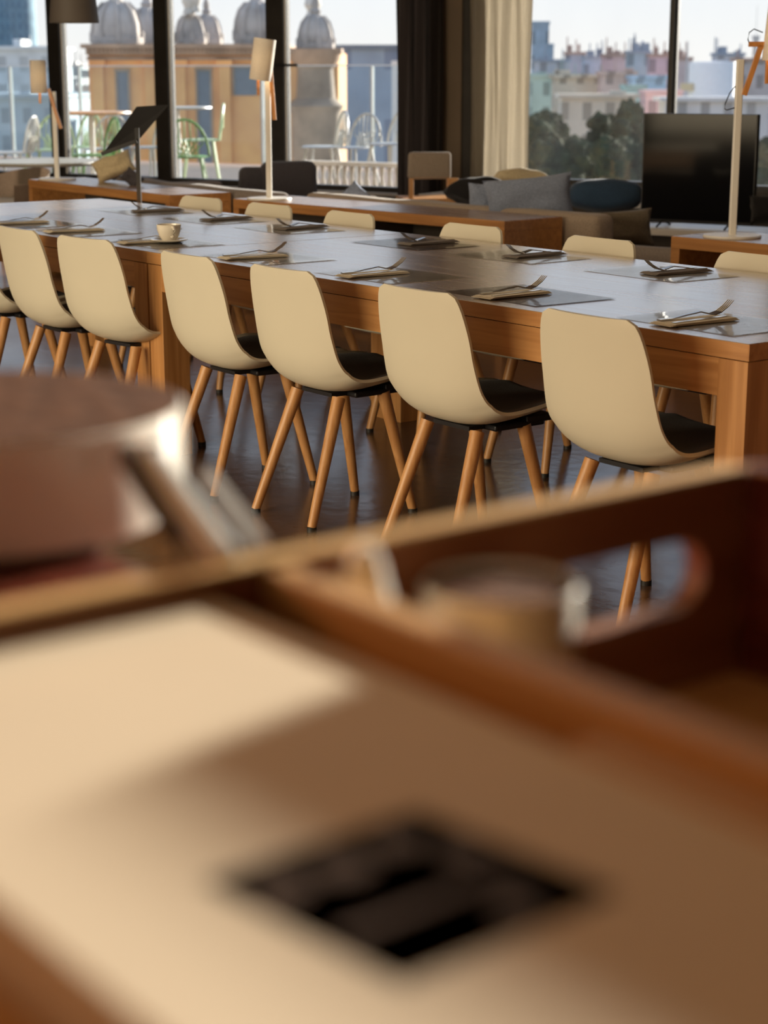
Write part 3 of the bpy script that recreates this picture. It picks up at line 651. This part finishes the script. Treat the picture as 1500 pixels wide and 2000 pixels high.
q = thing('remote_control','black remote control on the white cabinet left of the television','remote',(at(1290,432,.435).x,at(1290,432,.435).y,.431),ta+.3)
b = BM(); bx(b,(-.08,-.02,0),(.08,.02,.016),bev=.004); obj('body', b, M['black'], q)
b = BM(); [bx(b,(-.06+.02*k,-.01,.016),(-.05+.02*k,.0,.018)) for k in range(6)]; obj('buttons', b, M['bluegrey'], q)
# ================================================================== TERRACE
def spx(px, y):   # wall coordinate along the facade where image column px meets the line y metres outside it
    d=ray(px,141); o=WM.inverted()@V((0,0,H)); q=WM.to_3x3().inverted()@d; k=(y-o.y)/q.y; return o.x+q.x*k
b = BM(); prism(b,[(-14,.13),(1.5,.13),(spx(815,7.6),7.6),(-14,7.6)],-.3,.10); struct('trim_6', b, M['paving'], **S_)
def lattice_chair(label, s, y, ang, mat, group='plastic terrace chairs', tall=0):
    p = wl(s,y,.10); t = thing('terrace_chair', label, 'chair', p, WA+ang, group)
    h=.45+tall
    b = BM(); lathe(b,[(0,h),(.2,h),(.22,h+.008),(.2,h+.02),(0,h+.015)],28); obj('seat', b, mat, t, smooth=True)
    b = BM()
    arc=[(.24*math.cos(a),-.20+.06*math.sin(a)*0-.05*math.sin(a),h+.02+.36*math.sin(a)) for a in [math.pi*k/12 for k in range(13)]]
    path(b,arc,.014,8)
    for k in range(-3,4):
        x=.06*k; zt=h+.02+.36*math.sqrt(max(0,1-(x*.9/.24)**2)); path(b,[(x*.4-.05,-.19,h+.01),(x-.0,-.24,(h+zt)/2),(x*.9,-.25,zt)],.007,6); path(b,[(x*.4+.05,-.19,h+.01),(x*.7,-.24,(h+zt)/2)],.007,6)
    obj('backrest', b, mat, t, smooth=True)
    for sx_ in (-1,1):
        for sy in (-1,1): b=BM(); tube(b,(sx_*.22,sy*.21,0),(sx_*.15,sy*.13,h),.012,.016,10); obj('leg', b, mat, t, smooth=True)
    return t
def sxy(px, dist):   # image column and distance -> window-wall coordinates
    p = ext(px,dist,0); q = WM.inverted()@p; return q.x,q.y
for (px,dist,ang,mt,lb,tall) in [
 (66,17.6,2.6,'green','green lattice-back terrace chair beyond the left window',0),(30,19.0,2.0,'wplast','white lattice-back terrace chair at the left edge outside',0),
 (95,19.6,3.4,'paleg','pale green terrace chair beside the left lamp pole outside',0),(367,18.0,.6,'green','green terrace chair outside between the second and third window bars',.0),
 (395,19.2,2.2,'paleg','pale green high terrace stool outside the third window',.12),(205,19.9,1.2,'wplast','white terrace chair outside behind the round table top',0),
 (630,19.2,2.4,'wplast','white terrace chair outside behind the plum armchair',.05),(690,20.2,3.0,'wplast','white terrace chair outside left of the glass post',.0),(762,19.2,2.9,'wplast','white terrace chair outside at the right end of the left windows',.08),
 (150,20.4,2.9,'paleg','pale green terrace chair outside at the far left table',0),(300,20.3,2.9,'wplast','white terrace chair outside behind the music stand',0)]:
    s,y = sxy(px,dist); y=max(y,.75); lattice_chair(lb,s,y,ang,M[mt],tall=tall)
def round_table(px, dist, z, r, mat, label):
    s,y=sxy(px,dist); p=wl(s,y,.10 if y>.1 else 0); t=thing('round_table',label,'table',p)
    zz=z-p.z; b=BM(); lathe(b,[(0,zz-.03),(r-.02,zz-.03),(r,zz-.015),(r-.004,zz),(0,zz)],48); obj('tabletop', b, mat, t, smooth=True)
    b=BM(); tube(b,(0,0,.02),(0,0,zz-.03),.03); obj('post', b, M['white'], t, smooth=True)
    b=BM(); lathe(b,[(0,0),(.22,0),(.22,.012),(.03,.03),(0,.03)],36); obj('foot', b, M['white'], t, smooth=True)
round_table(85,15.1,.66,.55,M['wplast'],'white round table in front of the left windows')
round_table(185,19.0,.98,.42,M['beech'],'high round table with pale wooden top outside the left windows')
round_table(350,20.6,1.0,.40,M['wplast'],'high white round table outside the second window')
# glass balustrade with posts
t = thing('glass_balustrade','glass terrace balustrade with thin pale posts beyond the terrace chairs','balustrade',wl(0,7.0,.10),WA)
k=0; xs=[spx(q,7.0) for q in (-150,20,155,335,512,727,805)]
zt=1.36
for xa,xb in zip(xs,xs[1:]):
    b=BM(); bx(b,(xa+.02,-.008,.05),(xb-.02,.008,zt)); obj('glass_panel', b, M['railglass'], t)
for xa in xs: b=BM(); bx(b,(xa-.015,-.03,0),(xa+.015,.03,zt)); obj('post', b, M['wplast'], t)
b=BM(); bx(b,(xs[0],-.012,zt),(xs[-1],.012,zt+.015)); obj('top_rail', b, M['white'], t)
# low stone balustrade with balusters close outside the window
sa,sb_=spx(592,1.3),spx(850,1.3); ln=sb_-sa
t = thing('stone_balustrade','low pale stone balustrade with small balusters just outside the left windows','balustrade',wl(sa,1.3,.10),WA)
b=BM(); bx(b,(0,-.05,.0),(ln,.05,.06)); obj('plinth', b, M['stone'], t); b=BM(); bx(b,(0,-.055,.40),(ln,.055,.44)); obj('coping', b, M['stone'], t)
bal=BM(); lathe(bal,[(0,0),(.022,0),(.02,.03),(.034,.10),(.03,.15),(.014,.24),(.022,.31),(.022,.345),(0,.345)],12); bo=obj('baluster', bal, M['stone'], t, loc=(.05,0,.058), smooth=True)
for k in range(1,int(ln/.085)):
    c=bo.copy(); C.objects.link(c); c.parent=t; c.location=(.05+.085*k,0,.058)
# ================================================================== CITY
def at_px(px, dist, z=0): return ext(px,dist,z)
def building(px0, px1, ytop, dist, mat, label, roofm=None, depth=12, base=-30, ang=0, name='building', extras=0):
    zt=zat(ytop,dist); w=(px1-px0)/3450*dist; p=ext((px0+px1)/2,dist+depth/2,0)
    # keep the near face centred on the columns asked for
    pf=ext((px0+px1)/2,dist,0); t=thing(name,label,'building',(pf.x,pf.y,base),VY+ang)
    b=BM(); bx(b,(-w/2,0,0),(w/2,depth,zt-base)); obj('walls', b, mat, t)
    b=BM(); e=.35 if dist>60 else .15; e=min(e,w*.05)
    bx(b,(-w/2-e,-e,zt-base),(w/2+e,depth+e,zt-base+dist*.0012+.1)); 
    r=random.Random(int(px0*7+dist))
    for k in range(extras):
        x=r.uniform(-w/2,w/2*.7); ww=r.uniform(.08,.25)*w; bx(b,(x,depth*.2,zt-base),(min(x+ww,w/2),depth*.6,zt-base+r.uniform(.002,.006)*dist))
    for k in range(extras):
        x=r.uniform(-w/2,w/2); bx(b,(x,depth*.3,zt-base),(x+.0006*dist,depth*.3+.1,zt-base+r.uniform(.004,.011)*dist))
    obj('roof', b, roofm or mat, t); return t
FC = lambda n,c,**k: facade(n,c,**k)
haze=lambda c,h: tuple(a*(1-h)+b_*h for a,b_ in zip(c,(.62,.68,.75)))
roofr = plain('terracotta_roof',(.42,.27,.22),.8); roofb = plain('slate_roof',(.28,.33,.40),.8)
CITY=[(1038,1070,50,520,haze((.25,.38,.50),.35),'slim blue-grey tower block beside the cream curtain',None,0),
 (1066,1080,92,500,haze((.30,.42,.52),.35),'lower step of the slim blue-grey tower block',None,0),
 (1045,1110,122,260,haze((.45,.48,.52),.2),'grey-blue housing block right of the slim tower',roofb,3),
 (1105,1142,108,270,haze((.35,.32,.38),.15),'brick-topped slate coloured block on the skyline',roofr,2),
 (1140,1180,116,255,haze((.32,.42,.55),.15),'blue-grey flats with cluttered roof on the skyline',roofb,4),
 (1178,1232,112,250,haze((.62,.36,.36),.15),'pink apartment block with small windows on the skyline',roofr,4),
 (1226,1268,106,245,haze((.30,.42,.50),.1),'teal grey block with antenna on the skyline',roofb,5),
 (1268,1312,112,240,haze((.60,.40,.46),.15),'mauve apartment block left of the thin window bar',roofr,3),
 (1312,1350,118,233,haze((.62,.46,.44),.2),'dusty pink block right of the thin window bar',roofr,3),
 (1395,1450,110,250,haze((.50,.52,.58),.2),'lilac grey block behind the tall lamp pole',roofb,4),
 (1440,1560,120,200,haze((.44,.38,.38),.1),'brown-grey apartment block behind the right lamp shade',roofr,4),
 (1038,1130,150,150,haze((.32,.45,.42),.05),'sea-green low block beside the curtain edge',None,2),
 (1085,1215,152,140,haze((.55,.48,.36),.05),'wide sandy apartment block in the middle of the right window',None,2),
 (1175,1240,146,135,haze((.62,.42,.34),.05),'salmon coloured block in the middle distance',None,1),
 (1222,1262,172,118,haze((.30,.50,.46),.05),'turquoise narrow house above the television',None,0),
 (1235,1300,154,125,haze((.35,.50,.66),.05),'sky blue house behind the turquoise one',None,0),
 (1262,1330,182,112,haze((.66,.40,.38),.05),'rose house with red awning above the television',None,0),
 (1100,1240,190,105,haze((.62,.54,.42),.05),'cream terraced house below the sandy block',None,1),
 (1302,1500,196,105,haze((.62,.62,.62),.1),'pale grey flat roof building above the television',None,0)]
for i,(p0,p1,yt,ds,c_,lb,rf,ex) in enumerate(CITY):
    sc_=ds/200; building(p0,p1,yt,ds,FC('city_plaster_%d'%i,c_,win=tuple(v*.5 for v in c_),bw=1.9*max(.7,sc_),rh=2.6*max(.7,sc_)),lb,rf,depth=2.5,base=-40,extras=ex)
# white round tank-like building, right window
p=ext(1370,150,-20); t=thing('building','white drum-shaped building behind the tall lamp','building',p); dz=zat(124,150)+20; r_=45/3450*150
b=BM(); lathe(b,[(0,0),(r_,0),(r_,dz),(r_*.97,dz+.1),(0,dz+.15)],48); obj('drum', b, plain('white_render',(.80,.80,.80),.6), t, smooth=True)
b=BM(); bx(b,(-1.6,-r_-.1,dz-2.2),(-.2,-r_+.3,dz-1.6)); obj('sign_panel', b, M['cream'], t)
# antenna mast
p=ext(1456,220,-20); t=thing('antenna_mast','thin antenna mast rising behind the right lamp arm','mast',p); b=BM(); tube(b,(0,0,0),(0,0,zat(15,220)+20),.12,.03,8); lathe(b,[(0,zat(70,220)+19),(.5,zat(72,220)+20),(.3,zat(85,220)+20),(0,zat(100,220)+19)],12); obj('pole', b, M['bench'], t)
p=ext(1327,220,-20); t=thing('antenna_mast','small lattice mast right of the thin window bar','mast',p); b=BM(); tube(b,(0,0,0),(0,0,zat(82,220)+20),.6,.05,6); obj('pole', b, M['bench'], t)
p=ext(1243,252,-20); t=thing('spire','thin church-like spire on the teal block','spire',p); b=BM(); tube(b,(0,0,0),(0,0,zat(92,245)+20),.8,.5,8); tube(b,(0,0,zat(92,245)+20),(0,0,zat(80,245)+20),.45,.1,8); obj('shaft', b, M['bluegrey'], t)
# trees below the city
def tree(px, py, dist, r, label, col):
    p=ext(px,dist,zat(py,dist)); t=thing('tree',label,'tree',(p.x,p.y,-30),0,'dark trees below the right-hand windows')
    zc=p.z+30
    b=BM(); tube(b,(0,0,0),(0,0,zc),.5,.25,10); obj('trunk', b, M['lampwood'], t)
    b=BM(); rr=random.Random(int(px+py))
    for k in range(34):
        c=V((rr.gauss(0,.5)*r,rr.gauss(0,.4)*r,rr.gauss(0,.36)*r+zc)); q=rr.uniform(.16,.36)*r
        res=bmesh.ops.create_icosphere(b, subdivisions=3, radius=q, matrix=Matrix.Translation(c))
        for v in res['verts']:
            n_=noise.noise((v.co)*2.3)*.5+noise.noise(v.co*7)*.45; v.co = c+(v.co-c)*(1+n_)
    obj('crown', b, M['leaves'], t)
for (a_,b_,c_,d_,l_) in [(1072,322,50,1.25,'dark tree at the foot of the cream curtain'),(1140,300,60,1.3,'bushy dark tree above the navy cushion'),(1200,292,66,1.35,'dark tree left of the television'),(1238,276,80,1.35,'tree crown touching the left side of the television'),
  (1180,352,57,1.2,'low dark tree right above the window bench'),(1075,262,75,1.2,'small distant tree below the sea-green block'),(1492,335,55,1.5,'dark tree right of the television'),(1232,335,46,1.15,'low dark tree beside the television edge'),(1370,420,60,2.0,'tree hidden mostly behind the television')]:
    tree(a_,b_,c_,d_,l_,None)
# ground far below the city
b=BM(); bx(b,(-2000,20,-42),(600,1600,-40)); struct('trim_7', b, M['leaves'])
# ---- ornate orange building with domes
D=46; base=-14; s_=D/3450
p=ext(370,D,0); t=thing('ornate_building','ornate orange stone building with domes beyond the terrace','building',(p.x,p.y,base),VY)
X=lambda px:(px-370)*s_
Z=lambda py:zat(py,D)-base
or_=plain('orange_stucco',(.95,.40,.13),.85,var=.25,scale=.8,bump=.2); sb=plain('brown_cornice_stone',(.34,.22,.14),.85,var=.35,scale=1.5,bump=.4)
b=BM(); bx(b,(X(182),0,0),(X(655),10,Z(100))); obj('walls', b, or_, t)
b=BM(); bx(b,(X(172),-.35,Z(96)),(X(560),10.2,Z(88))); bx(b,(X(180),-.2,Z(108)),(X(560),.1,Z(96))); bx(b,(X(180),-.1,Z(118)),(X(560),.1,Z(112))); bx(b,(X(556),-.5,Z(106)),(X(662),2,Z(96)))
for k in range(46): x=X(184)+k*(X(556)-X(184))/46; bx(b,(x,-.28,Z(105)),(x+.06,-.15,Z(97)))
obj('cornice', b, sb, t)
for px in (200,300,355,440):
    b=BM(); bx(b,(X(px)-.14,-.15,0),(X(px)+.14,.05,Z(118))); bx(b,(X(px)-.2,-.2,Z(128)),(X(px)+.2,.05,Z(118))); obj('pilaster', b, or_, t)
wm=plain('shaded_window',(.10,.13,.17),.3)
for (p0,p1,y0_,y1_) in ((236,256,140,330),(388,412,138,330),(458,500,132,185)):
    b=BM(); bx(b,(X(p0),-.05,Z(y1_)),(X(p1),.02,Z(y0_))); w=obj('window', b, wm, t)
    b=BM(); bx(b,(X(p0)-.06,-.12,Z(y0_)),(X(p1)+.06,.02,Z(y0_-5))); bx(b,(X(p0)-.05,-.10,Z(y1_)),(X(p0),.02,Z(y0_))); bx(b,(X(p1),-.10,Z(y1_)),(X(p1)+.05,.02,Z(y0_))); obj('window_surround', b, sb, w)
b=BM(); lathe(b,[(0,0),(.62,0),(.62,Z(220)),(.72,Z(205)),(.5,Z(190)),(.45,Z(135)),(.62,Z(118)),(.66,Z(98)),(0,Z(98))],28,(X(612),-.1,0)); bx(b,(X(578),-.2,0),(X(596),.6,Z(98))); obj('corner_pier', b, sb, t, smooth=True)
def dome(cx, y, pxw, ybase, ytop, label):
    r=pxw/2*s_; zb=Z(ybase); h=Z(ytop)-zb; b=BM()
    lathe(b,[(0,-.2),(r*1.08,-.2),(r*1.08,.12),(r*.95,.14),(r*.97,h*.18),(r*.93,h*.45),(r*.78,h*.72),(r*.5,h*.9),(r*.3,h*.97),(r*.26,h*1.02),(r*.34,h*1.06),(r*.2,h*1.15),(r*.22,h*1.3),(r*.1,h*1.5),(0,h*1.6)],36,(cx,y,zb))
    for k in range(8):
        a=2*math.pi*k/8+.2; pts=[(cx+r*q*math.cos(a),y+r*q*math.sin(a),zb+h*w_) for q,w_ in ((1.0,.14),(1.0,.3),(.95,.5),(.8,.74),(.5,.92))]; path(b,pts,r*.09,6)
        bx(b,(cx+r*1.02*math.cos(a)-.06,y+r*1.02*math.sin(a)-.06,zb),(cx+r*1.02*math.cos(a)+.06,y+r*1.02*math.sin(a)+.06,zb+.25))
    obj('dome', b, M['stoned'], t, smooth=True, label=label)
dome(X(230),.7,92,84,2,'left grey stone dome'); dome(X(262),3.5,82,82,8,'dome behind the left one'); dome(X(370),.9,56,84,28,'slim finial dome with statue'); dome(X(498),.8,84,80,2,'middle grey dome')
dome(X(612),.3,66,96,30,'urn on the corner pier'); dome(X(382),3.5,58,82,22,'finial behind')
b=BM()
for (px,yb2,yt2,r_) in ((370,30,-25,.14),(382,26,-25,.12),(606,36,-25,.17),(232,6,-30,.14)):
    res=[(0,0),(r_*1.2,0),(r_*.8,.15),(r_*1.3,.3),(r_,.5),(r_*.6,.62),(r_*.7,.75),(0,.85)]; lathe(b,res,16,(X(px),.6,Z(yb2)))
    for v in b.verts: pass
obj('statues', b, M['stone'], t, smooth=True)
# blue-grey modern block right of it, hill, houses, tower
building(655,782,97,100,FC('blue_block',(.30,.36,.44),win=(.18,.22,.30),bw=3,rh=6),'flat-roofed blue-grey building right of the ornate one',plain('dark_roofline',(.16,.18,.22),.7),depth=14,base=-30)
building(766,784,128,80,plain('white_stair_tower',(.75,.73,.68),.7),'small white rooftop block at the right end of the left windows',None,depth=4,base=-30)
building(560,660,118,120,FC('grey_block',(.45,.42,.40)),'plain grey block behind the corner pier',None,depth=10,base=-30)  # plain grey plaster
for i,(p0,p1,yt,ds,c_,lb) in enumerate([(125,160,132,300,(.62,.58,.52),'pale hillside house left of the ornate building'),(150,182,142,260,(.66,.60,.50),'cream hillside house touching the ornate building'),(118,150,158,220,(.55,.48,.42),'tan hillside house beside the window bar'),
   (150,184,172,180,(.55,.38,.28),'terracotta house below the hillside'),(-40,95,98,160,(.74,.76,.74),'pale block standing in for reflection haze below the blue tower'),(-60,120,190,110,(.45,.50,.50),'grey-green block low in the left window'),(123,182,205,124,(.50,.36,.26),'brown low block under the hillside houses')]):  # first pale block added for the whitish reflection under the blue tower
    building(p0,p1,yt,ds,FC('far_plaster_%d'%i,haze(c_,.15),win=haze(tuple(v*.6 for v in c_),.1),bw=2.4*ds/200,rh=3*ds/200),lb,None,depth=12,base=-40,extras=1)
p=ext(40,700,-40); t=thing('tower','rounded blue glass tower at the top left','building',p); r_=44/3450*700; hz=80
b=BM(); lathe(b,[(0,0),(r_,0),(r_*1.02,hz*.6),(r_*.98,hz),(r_*.8,hz*1.3),(r_*.4,hz*1.5),(0,hz*1.6)],48); obj('shaft', b, FC('blue_glass_skin',(.16,.30,.40),win=(.10,.20,.30),bw=3,rh=4), t, smooth=True)
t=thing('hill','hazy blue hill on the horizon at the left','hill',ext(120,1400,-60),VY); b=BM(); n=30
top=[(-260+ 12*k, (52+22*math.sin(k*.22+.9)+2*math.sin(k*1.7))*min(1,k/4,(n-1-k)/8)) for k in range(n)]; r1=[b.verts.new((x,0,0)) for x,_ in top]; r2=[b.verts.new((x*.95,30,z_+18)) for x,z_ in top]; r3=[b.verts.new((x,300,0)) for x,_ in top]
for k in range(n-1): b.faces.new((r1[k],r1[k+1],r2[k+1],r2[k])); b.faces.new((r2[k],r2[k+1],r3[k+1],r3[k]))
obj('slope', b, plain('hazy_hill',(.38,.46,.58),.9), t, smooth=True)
# ================================================================== COUNTER IN THE FOREGROUND
XW, ZW, ZP, ZC = -.60, 1.177, 1.169, 1.135
b=BM(); bx(b,(-1.35,-.9,ZC-.04),(1.2,.43,ZC),bev=.003); t=thing('service_counter','red-brown service counter in the blurred foreground','counter'); obj('worktop', b, M['counter'], t)
b=BM(); bx(b,(-1.3,-.85,0),(1.15,.37,ZC-.04)); obj('cabinet', b, M['counter'], t)
b=BM(); bx(b,(-.62,.435,0),(1.15,.9,1.06)); o=obj('side_cabinet', b, M['counter'], t)
# caddy: long wooden tray with high back part and hand hole
YR=.70
t=thing('wooden_caddy','blurred wooden caddy with hand hole in the foreground','caddy',(XW,.40,ZC))
def C3(p): return (p[0]-XW,p[1]-.40,p[2]-ZC)
def cbx(name, lo, hi, mat, bev=.002):
    b=BM(); bx(b,C3(lo),C3(hi),bev=bev); return obj(name,b,mat,t)
# low front rail (left of the divider)
cbx('rail',(XW-.014,-.35,ZC+.0005),(XW,.398,ZW),M['caddy'])
cbx('tray_floor',(XW,-.35,ZC+.0005),(.35,.175,ZC+.012),M['caddyx'])
# high board with hand hole, y from .412 to YR
def holeboard():
    b=BM(); zb,zt=1.0605,ZW; ya_,yb2=.398,YR+.02; h0,h1,hz0,hz1=.50,.672,1.109,1.147
    rad=(hz1-hz0)/2; n=10; zc=(hz0+hz1)/2
    hole=[(h1-rad+rad*math.cos(a),zc+rad*math.sin(a)) for a in [-math.pi/2+math.pi*k/n for k in range(n+1)]]+[(h0+rad+rad*math.cos(a),zc+rad*math.sin(a)) for a in [math.pi/2+math.pi*k/n for k in range(n+1)]]
    outer=[(ya_,zb),(yb2,zb),(yb2,zt),(ya_,zt)]
    import mathutils
    for xx in (XW-.014,XW):
        vo=[b.verts.new(C3((xx,y,z))) for y,z in outer]; vh=[b.verts.new(C3((xx,y,z))) for y,z in hole]
        ed=[b.edges.new((vo[i],vo[(i+1)%4])) for i in range(4)]+[b.edges.new((vh[i],vh[(i+1)%len(vh)])) for i in range(len(vh))]
        bmesh.ops.triangle_fill(b, use_beauty=True, edges=ed)
        if xx<XW: first=(vo,vh)
        else:
            for A,B in ((first[0],vo),(first[1],vh)):
                m_=len(A)
                for i in range(m_): b.faces.new((A[i],A[(i+1)%m_],B[(i+1)%m_],B[i]))
    return obj('handle_board', b, M['caddy'], t)
holeboard()
cbx('sunlit_top_edge',(XW-.0145,-.35,ZW+.0002),(XW+.0005,.3975,ZW+.0025),M['edge'],.0008); cbx('sunlit_top_edge',(XW-.0145,.398,ZW+.0002),(XW+.0005,YR,ZW+.0025),M['edge'],.0008)  # strips added to carry the sunlit gold of the board tops
cbx('divider',(XW,.395,1.0605+.075),(.35,.412,ZW),M['caddyx'])
cbx('divider_wall',(XW,.4315,1.0605),(.35,.4375,ZC),M['caddyx'])
cbx('side_board',(XW,YR,1.0605),(.35,YR+.014,ZW+.004),M['counter'])
cbx('bottom_board',(XW,.4375,1.0605),(.35,YR,1.068),M['caddyx'])
cbx('ledge',(XW+.21,.372,ZC+.0005),(.35,.3948,ZW-.008),M['caddyx'])
# pad of cream card with printed square
t=thing('card_pad','thick cream card pad with a printed black square, blurred in front','menu pad',(-.3,.1,ZC+.0005))
b=BM(); bx(b,(-.299,.078,0),(.5,.270,ZP-ZC-.002),bev=.002); obj('pad_block', b, M['cardp'], t)
b=BM(); bx(b,(-.2985,.0785,ZP-ZC-.002),(.5,.2695,ZP-ZC-.0008)); obj('cover_sheet', b, M['cardp'], t)
A_=at(390,1722,ZP); B_=at(812,1578,ZP); C_=at(1215,1742,ZP)
ex_=(B_-A_); ey_=(C_-B_); LX=ex_.length; LY=ey_.length; O_=A_
b=BM()
def Q(u0,u1,v0,v1,z=.0):
    pts=[O_+ex_*u+ey_*v for u,v in ((u0,v0),(u1,v0),(u1,v1),(u0,v1))]
    vs=[b.verts.new((p.x+.3,p.y-.1,ZP-ZC-.0005-.0003+z)) for p in pts]; b.faces.new(vs)
# square print: solid ground with pale blocks left open
Q(0,1,0,1)
obj('printed_square', b, M['ink'], t, label='black printed square emblem')
b=BM()
def blob(u,v,ru,rv,n=16):
    vs=[]
    for k in range(n):
        a=2*math.pi*k/n; p=O_+ex_*(u+ru*math.cos(a))+ey_*(v+rv*math.sin(a)); vs.append(b.verts.new((p.x+.3,p.y-.1,ZP-ZC-.0005)))
    b.faces.new(vs)
for q_ in ((.17,.24,.11,.08),(.44,.24,.12,.09),(.72,.20,.11,.09),(.84,.40,.10,.08),(.66,.84,.10,.07)): blob(*q_)
Q(.08,.9,.60,.66,.0003)
obj('printed_figures', b, plain('brown_ink',(.10,.055,.035),.5), t, label='brown shapes inside the black square')
# bowl with a flat filling
bc=V((-.905,.405,ZC)); br_=.118
t=thing('large_bowl','large white bowl, blurred at the left foreground','bowl',bc)
hh=1.20-ZC+.0
b=BM(); lathe(b,[(0,0),(br_*.86,0),(br_*.97,.008),(br_,.022),(br_,hh),(br_*.98,hh+.001),(br_*.97,hh*.6),(br_*.8,.012),(0,.010)],64); obj('bowl_body', b, M['china'], t, smooth=True)
b=BM(); lathe(b,[(0,hh+.0012),(br_*.5,hh+.0012),(br_*.985,hh+.0012)],64); obj('brown_disc', b, M['coffee'], t, smooth=True)  # flat brown disc level with the rim
# espresso cup in the caddy
t=thing('espresso_cup','small white cup standing inside the wooden caddy','cup',(-.563,.497,1.0685))
hh=.092
b=BM(); lathe(b,[(0,0),(.026,0),(.032,.008),(.034,.02),(.035,hh),(.034,hh+.001),(.031,.04),(.02,.008),(0,.008)],40); obj('cup_body', b, M['china'], t, smooth=True)
b=BM(); lathe(b,[(0,hh*.98),(.0338,hh*.98)],40); obj('coffee', b, M['coffee'], t, smooth=True)  # flat brown disc just below the rim
# white tapered solid in place of a bright patch
p=at(738,1190,1.15); t=thing('tapered_shape','small white tapered shape standing beside the cup in the caddy','shaker',(-.583,.425+.012,1.0685))
b=BM(); lathe(b,[(0,0),(.013,0),(.0135,.05),(.0125,.09),(.008,.108),(.005,.115),(0,.116)],28); obj('body', b, M['china'], t, smooth=True)
# cutlery leaning from the rail onto the bowl
def stick(name, label, pa, pb, w, th, mat, cat):
    pa,pb=V(pa),V(pb); d=(pb-pa); t=thing(name,label,cat,pa); 
    q=d.to_track_quat('Z','Y').to_matrix().to_4x4(); Lg=d.length
    b=BM(); bx(b,(-th/2,-w/2,0),(th/2,w/2,Lg*.97),q,bev=min(w,th)*.3); obj('handle', b, mat, t)
    b=BM(); bx(b,(-th*.56,-w*.56,Lg*.97),(th*.56,w*.56,Lg),q,bev=min(w,th)*.2); obj('end_cap', b, M['steel'], t); return t
def on(px,py,dist): r=ray(px,py); return V((0,0,H))+r/r.dot(FW)*dist
stick('pen','silver pen leaning over the caddy rail, blurred',on(447,1098,.745),on(292,893,.86),.014,.010,plain('satin_silver',(.66,.70,.70),.35,.3),'pen')
stick('pen','black pen leaning against the large white bowl, blurred',on(345,1040,.80),on(250,890,.87),.012,.010,M['foot'],'pen')
stick('pen','thin grey pen furthest right over the caddy rail, blurred',on(508,1066,.775),on(405,925,.90),.006,.006,plain('grey_plastic',(.35,.33,.30),.3),'pen')
# added blocker, shaped as a cabinet outside the frame: it shades the pad
h_=.20; sh=h_/math.tan(SUN_EL)
cx_,cy_=-.452+SUN_AZ.x*sh, .237+SUN_AZ.y*sh
tt=thing('shade_blocker','added cabinet-shaped blocker, unseen right of the view, shading the card pad','cabinet',(cx_,cy_,0))
b=BM(); bx(b,(0,0,0),(1.3,.4,ZP+h_),bev=.003); obj('blocker_body', b, M['caddyx'], tt)
for k in (0,1): b=BM(); bx(b,(.02+.64*k,-.018,.05),(.64+.63*k,-.0005,ZP+h_-.03),bev=.002); d_=obj('door', b, M['caddyx'], tt); b=BM(); bx(b,(.56+.12*k,-.035,.7),(.575+.12*k,-.018,.9)); obj('handle', b, M['black'], d_)
